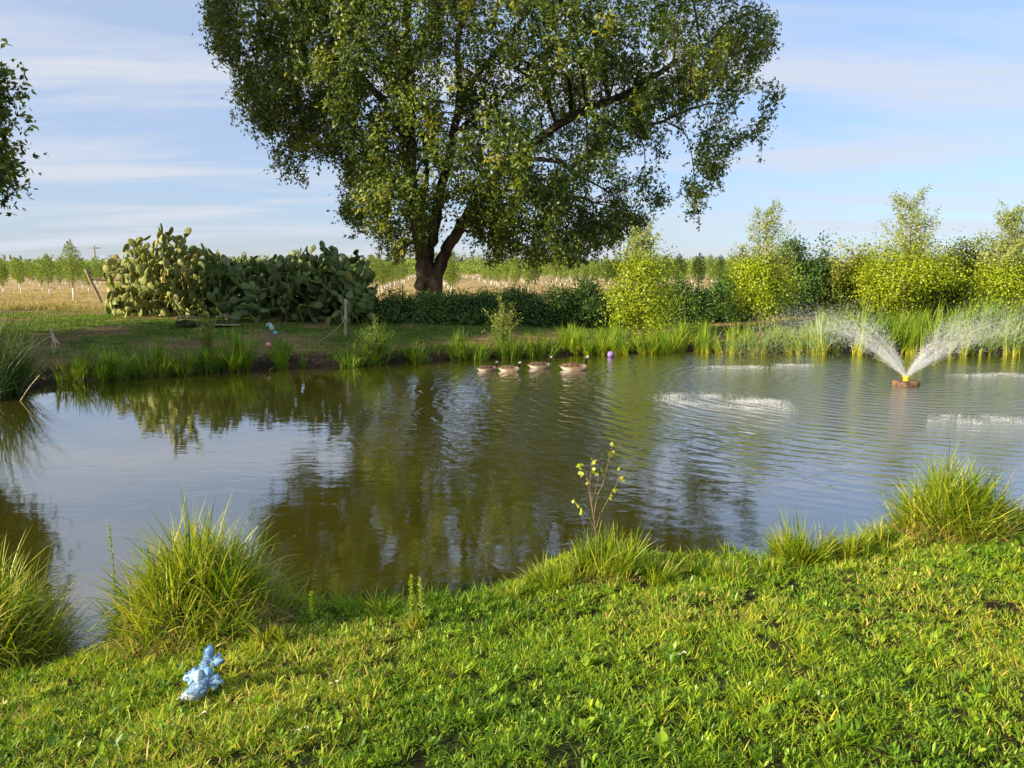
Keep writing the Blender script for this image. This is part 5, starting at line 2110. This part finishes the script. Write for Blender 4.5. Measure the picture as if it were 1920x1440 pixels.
def toy():
    rng = np.random.default_rng(91)
    b = G(368, 1312) - [0, 0, .012]
    s = np.linalg.norm(b - [0, 0, CAM_Z]) / F * .86
    t = thing('plush_toy', 'pale blue spotted plush toy with star-shaped paws lying on the grass', 'toy', b)
    # toy frame: x right, u along the body (up and leaning back), seen from the camera
    U = unit(np.array([.10, .52, .85]))
    R = unit(np.cross(U, [0, 0, 1.0]) * 1.0)
    R = R if R[0] > 0 else -R
    Nn = np.cross(R, U)
    Nn = Nn if Nn[1] < 0 else -Nn

    def at(x, y, z=0.0):
        """x right, y up in photo pixels from the foot of the toy; z towards the camera (metres)"""
        return b + R * (x * s) + U * (y * s) + Nn * z
    BL, DB, PK = (.22, .36, .53), (.10, .26, .52), (.62, .58, .60)
    spine = [(-8, 2, 16), (-6, 8, 19), (0, 18, 18), (6, 30, 15), (10, 42, 12.5), (10, 50, 12.5), (7, 57, 11), (6, 63, 8.2), (6, 72, 7), (7, 80, 6.4), (7, 86, 5.8), (7, 89, 6.6), (7, 95, 5.5), (7, 99, 1)]
    rows = spline([[x - 0, y, r] for x, y, r in spine], 4)
    m = 18
    an = np.arange(m) / m * 2 * math.pi
    V, Cc = [], []
    for q in rows:
        rib = 1 + .06 * math.sin(q[1] * 1.1) * (q[1] > 52)
        for a in an:
            rr = q[2] * s * rib * (1 + rng.normal() * .07)
            V.append(at(q[0], q[1]) + R * math.cos(a) * rr + Nn * math.sin(a) * rr * .85 + Nn * .03)
            f = rng.random()
            c = np.array(BL) * rng.uniform(.7, 1.3)
            if q[1] < 12:
                c = c * .5 + np.array(PK) * .5
            if 84 < q[1]:
                c = np.array((.22, .42, .72))
            if f < .05:
                c = np.array((.62, .66, .72))
            Cc.append(c)
    n = len(rows)
    i = np.arange(n - 1)[:, None] * m
    j = np.arange(m)[None]
    j2 = (j + 1) % m
    Q = np.stack([i + j, i + j2, i + m + j2, i + m + j], -1).reshape(-1, 4)
    mk('body', np.array(V), [Q], M['plush'], t, None, np.array(Cc), True, loc=b)
    # short pile of the plush
    VV = np.array(V)
    cen = np.repeat(VV.reshape(n, m, 3).mean(1), m, 0)
    pick = rng.integers(0, len(VV), 2600)
    nn_ = unit(VV[pick] - cen[pick])
    g = Geo()
    L_ = rng.uniform(.004, .010, 2600)
    Vf, Qf, Tf = kites(VV[pick] + rng.normal(size=(2600, 3)) * .004 - nn_ * .002, unit(nn_ + rdir(rng, 2600) * .8), rdir(rng, 2600), L_, L_ * .5, .5)
    g.add(Vf, Qf, .5, np.repeat(np.array(Cc)[pick] * rng.uniform(.75, 1.35, (2600, 1)), 4, 0))
    g.build('pile', M['plush'], t, loc=b)
    # muzzle / chest fold in front
    g = Geo()
    add_ell(g, at(4, 44, .055), np.array((9, 9, 13)) * s, 14, 9, col=(.55, .66, .80))
    g.build('muzzle', M['plush'], t, smooth=True, loc=b)

    # star-shaped cloth paws with dark printed spots
    def paw(cx, cy, r, z, pts, tilt, nm='paw'):
        k = len(pts)
        c = at(cx, cy, z)
        n1 = unit(Nn + R * tilt[0] + U * tilt[1])
        e1 = unit(R - n1 * (R @ n1))
        e2 = np.cross(n1, e1)
        ringn = 30
        V = [c + n1 * r * s * .20]
        spots = [(rng.uniform(0, 6.28), rng.uniform(.25, .95)) for _ in range(8)]
        Cc = [np.array((.42, .62, .82))]
        F3 = []
        for li, (fr, hh) in enumerate(((.45, .19), (.8, .12), (1.0, .0), (.8, -.12), (.0, -.2))):
            for q in range(ringn):
                a = q / ringn * 2 * math.pi
                rr = r * s * np.interp(a / (2 * math.pi), np.linspace(0, 1, k + 1), list(pts) + [pts[0]]) * fr
                V.append(c + (e1 * math.cos(a) + e2 * math.sin(a)) * rr + n1 * r * s * hh)
                cc = np.array((.28, .46, .62)) * rng.uniform(.9, 1.1)
                for sa_, sr_ in spots:
                    if li < 3 and math.hypot(fr * math.cos(a) - sr_ * math.cos(sa_), fr * math.sin(a) - sr_ * math.sin(sa_)) < .22:
                        cc = np.array((.02, .07, .22))
                Cc.append(cc)
        for q in range(ringn):
            F3.append([0, 1 + q, 1 + (q + 1) % ringn])
        i = np.arange(4)[:, None] * ringn + 1
        j = np.arange(ringn)[None]
        j2 = (j + 1) % ringn
        Q = np.stack([i + j, i + ringn + j, i + ringn + j2, i + j2], -1).reshape(-1, 4)
        mk(nm, np.array(V), [np.array(F3), Q], M['plush'], t, None, np.array(Cc), False, loc=b)
    paw(-14, 44, 19, .04, [1, .55, 1.1, .6, .95, 1.15, .55, 1.0, .6], (-.3, .2))
    paw(24, 76, 15, .02, [1.15, .6, 1.1, .55, .9, .9, .65, 1.0, .65], (.3, .1))
    paw(31, 40, 15, .02, [1.15, .6, .95, .65, .7, .9, .65, 1.2, .65], (.5, .0))
    g = Geo()
    add_ell(g, at(17, 54, .035), np.array((9, 9, 10)) * s, 12, 8, col=(.22, .40, .66))
    g.build('shoulder', M['plush'], t, smooth=True, loc=b)


toy()


def leaf_litter(label, px, py, L, Wd, col, seed, name='fallen_leaf', lift=.03, az=0.2, cat='leaf'):
    rng = np.random.default_rng(seed)
    b = G(px, py) + np.array([0, 0, lift])
    n = 7
    xs = np.linspace(-.5, .5, n)
    V = []
    for x in xs:
        w = Wd * .5 * math.sqrt(max(0.02, 1 - (2 * x) ** 2)) * rng.uniform(.8, 1.1)
        for sgn, hz in ((-1, .006), (0, -.004), (1, .006)):
            V.append([x * L, sgn * w, hz + .012 * math.sin(x * 5) + rng.normal() * .001])
    V = np.array(V)
    ca, sa = math.cos(az), math.sin(az)
    V = V @ np.array([[ca, sa, 0], [-sa, ca, 0], [0, 0, 1]])
    V2 = V - [0, 0, .0012]
    Q = []
    for i in range(n - 1):
        for j in range(2):
            k = i * 3 + j
            Q.append([k, k + 1, k + 4, k + 3])
    Q = np.array(Q)
    Q = np.concatenate([Q, Q[:, ::-1] + len(V)])
    V = np.concatenate([V, V2]) + b
    o = mk(name, V, [Q], M['plastic'], None, None, np.broadcast_to(col, (len(V), 3)), False, loc=b)
    tag(o, label, cat)


leaf_litter('dark red leaf on the water edge at the left foot of the big clump', 196, 1200, .15, .035, (.30, .06, .035), 1, az=.35)
leaf_litter('orange-brown leaf on the grass below the big clump', 296, 1228, .09, .035, (.42, .17, .04), 2, az=.2)
leaf_litter('whitish scrap lying on the grass right of the blue toy', 626, 1291, .06, .02, (.62, .60, .52), 3, 'litter_scrap', az=-.4, cat='litter')
leaf_litter('whitish scrap at the bottom of the lawn', 566, 1380, .07, .02, (.60, .58, .50), 4, 'litter_scrap', az=-.2, cat='litter')
leaf_litter('pale scrap below the blue toy', 378, 1352, .05, .02, (.62, .58, .44), 5, 'litter_scrap', az=.1, cat='litter')
leaf_litter('white feather-like scrap in the middle of the lawn', 1278, 1236, .05, .010, (.75, .74, .70), 6, 'litter_scrap', az=-.5, cat='litter')


def specks():
    rng = np.random.default_rng(95)
    n = 420
    x = rng.uniform(-9, 9, n)
    y = 5 + 17 * rng.random(n) ** 1.2
    ok = sdist(x, y) < -.15
    x, y = x[ok], y[ok]
    n = len(x)
    az = rng.uniform(0, 6.28, n)
    D = np.stack([np.cos(az), np.sin(az), rng.normal(size=n) * .05], 1)
    s_ = rng.uniform(.008, .03, n)
    V, Q, T = kites(np.stack([x, y, np.full(n, .004)], 1), D, np.stack([D[:, 0] * 0, D[:, 0] * 0, np.ones(n)], 1), s_, s_ * .5, rng.uniform(.5, 1, n))
    g = Geo()
    g.add(V, Q, T)
    o = g.build('floating_specks', M['dry_grass'])
    tag(o, 'tiny bits of leaf and seed floating on the pond', 'floating debris', kind='stuff')


specks()
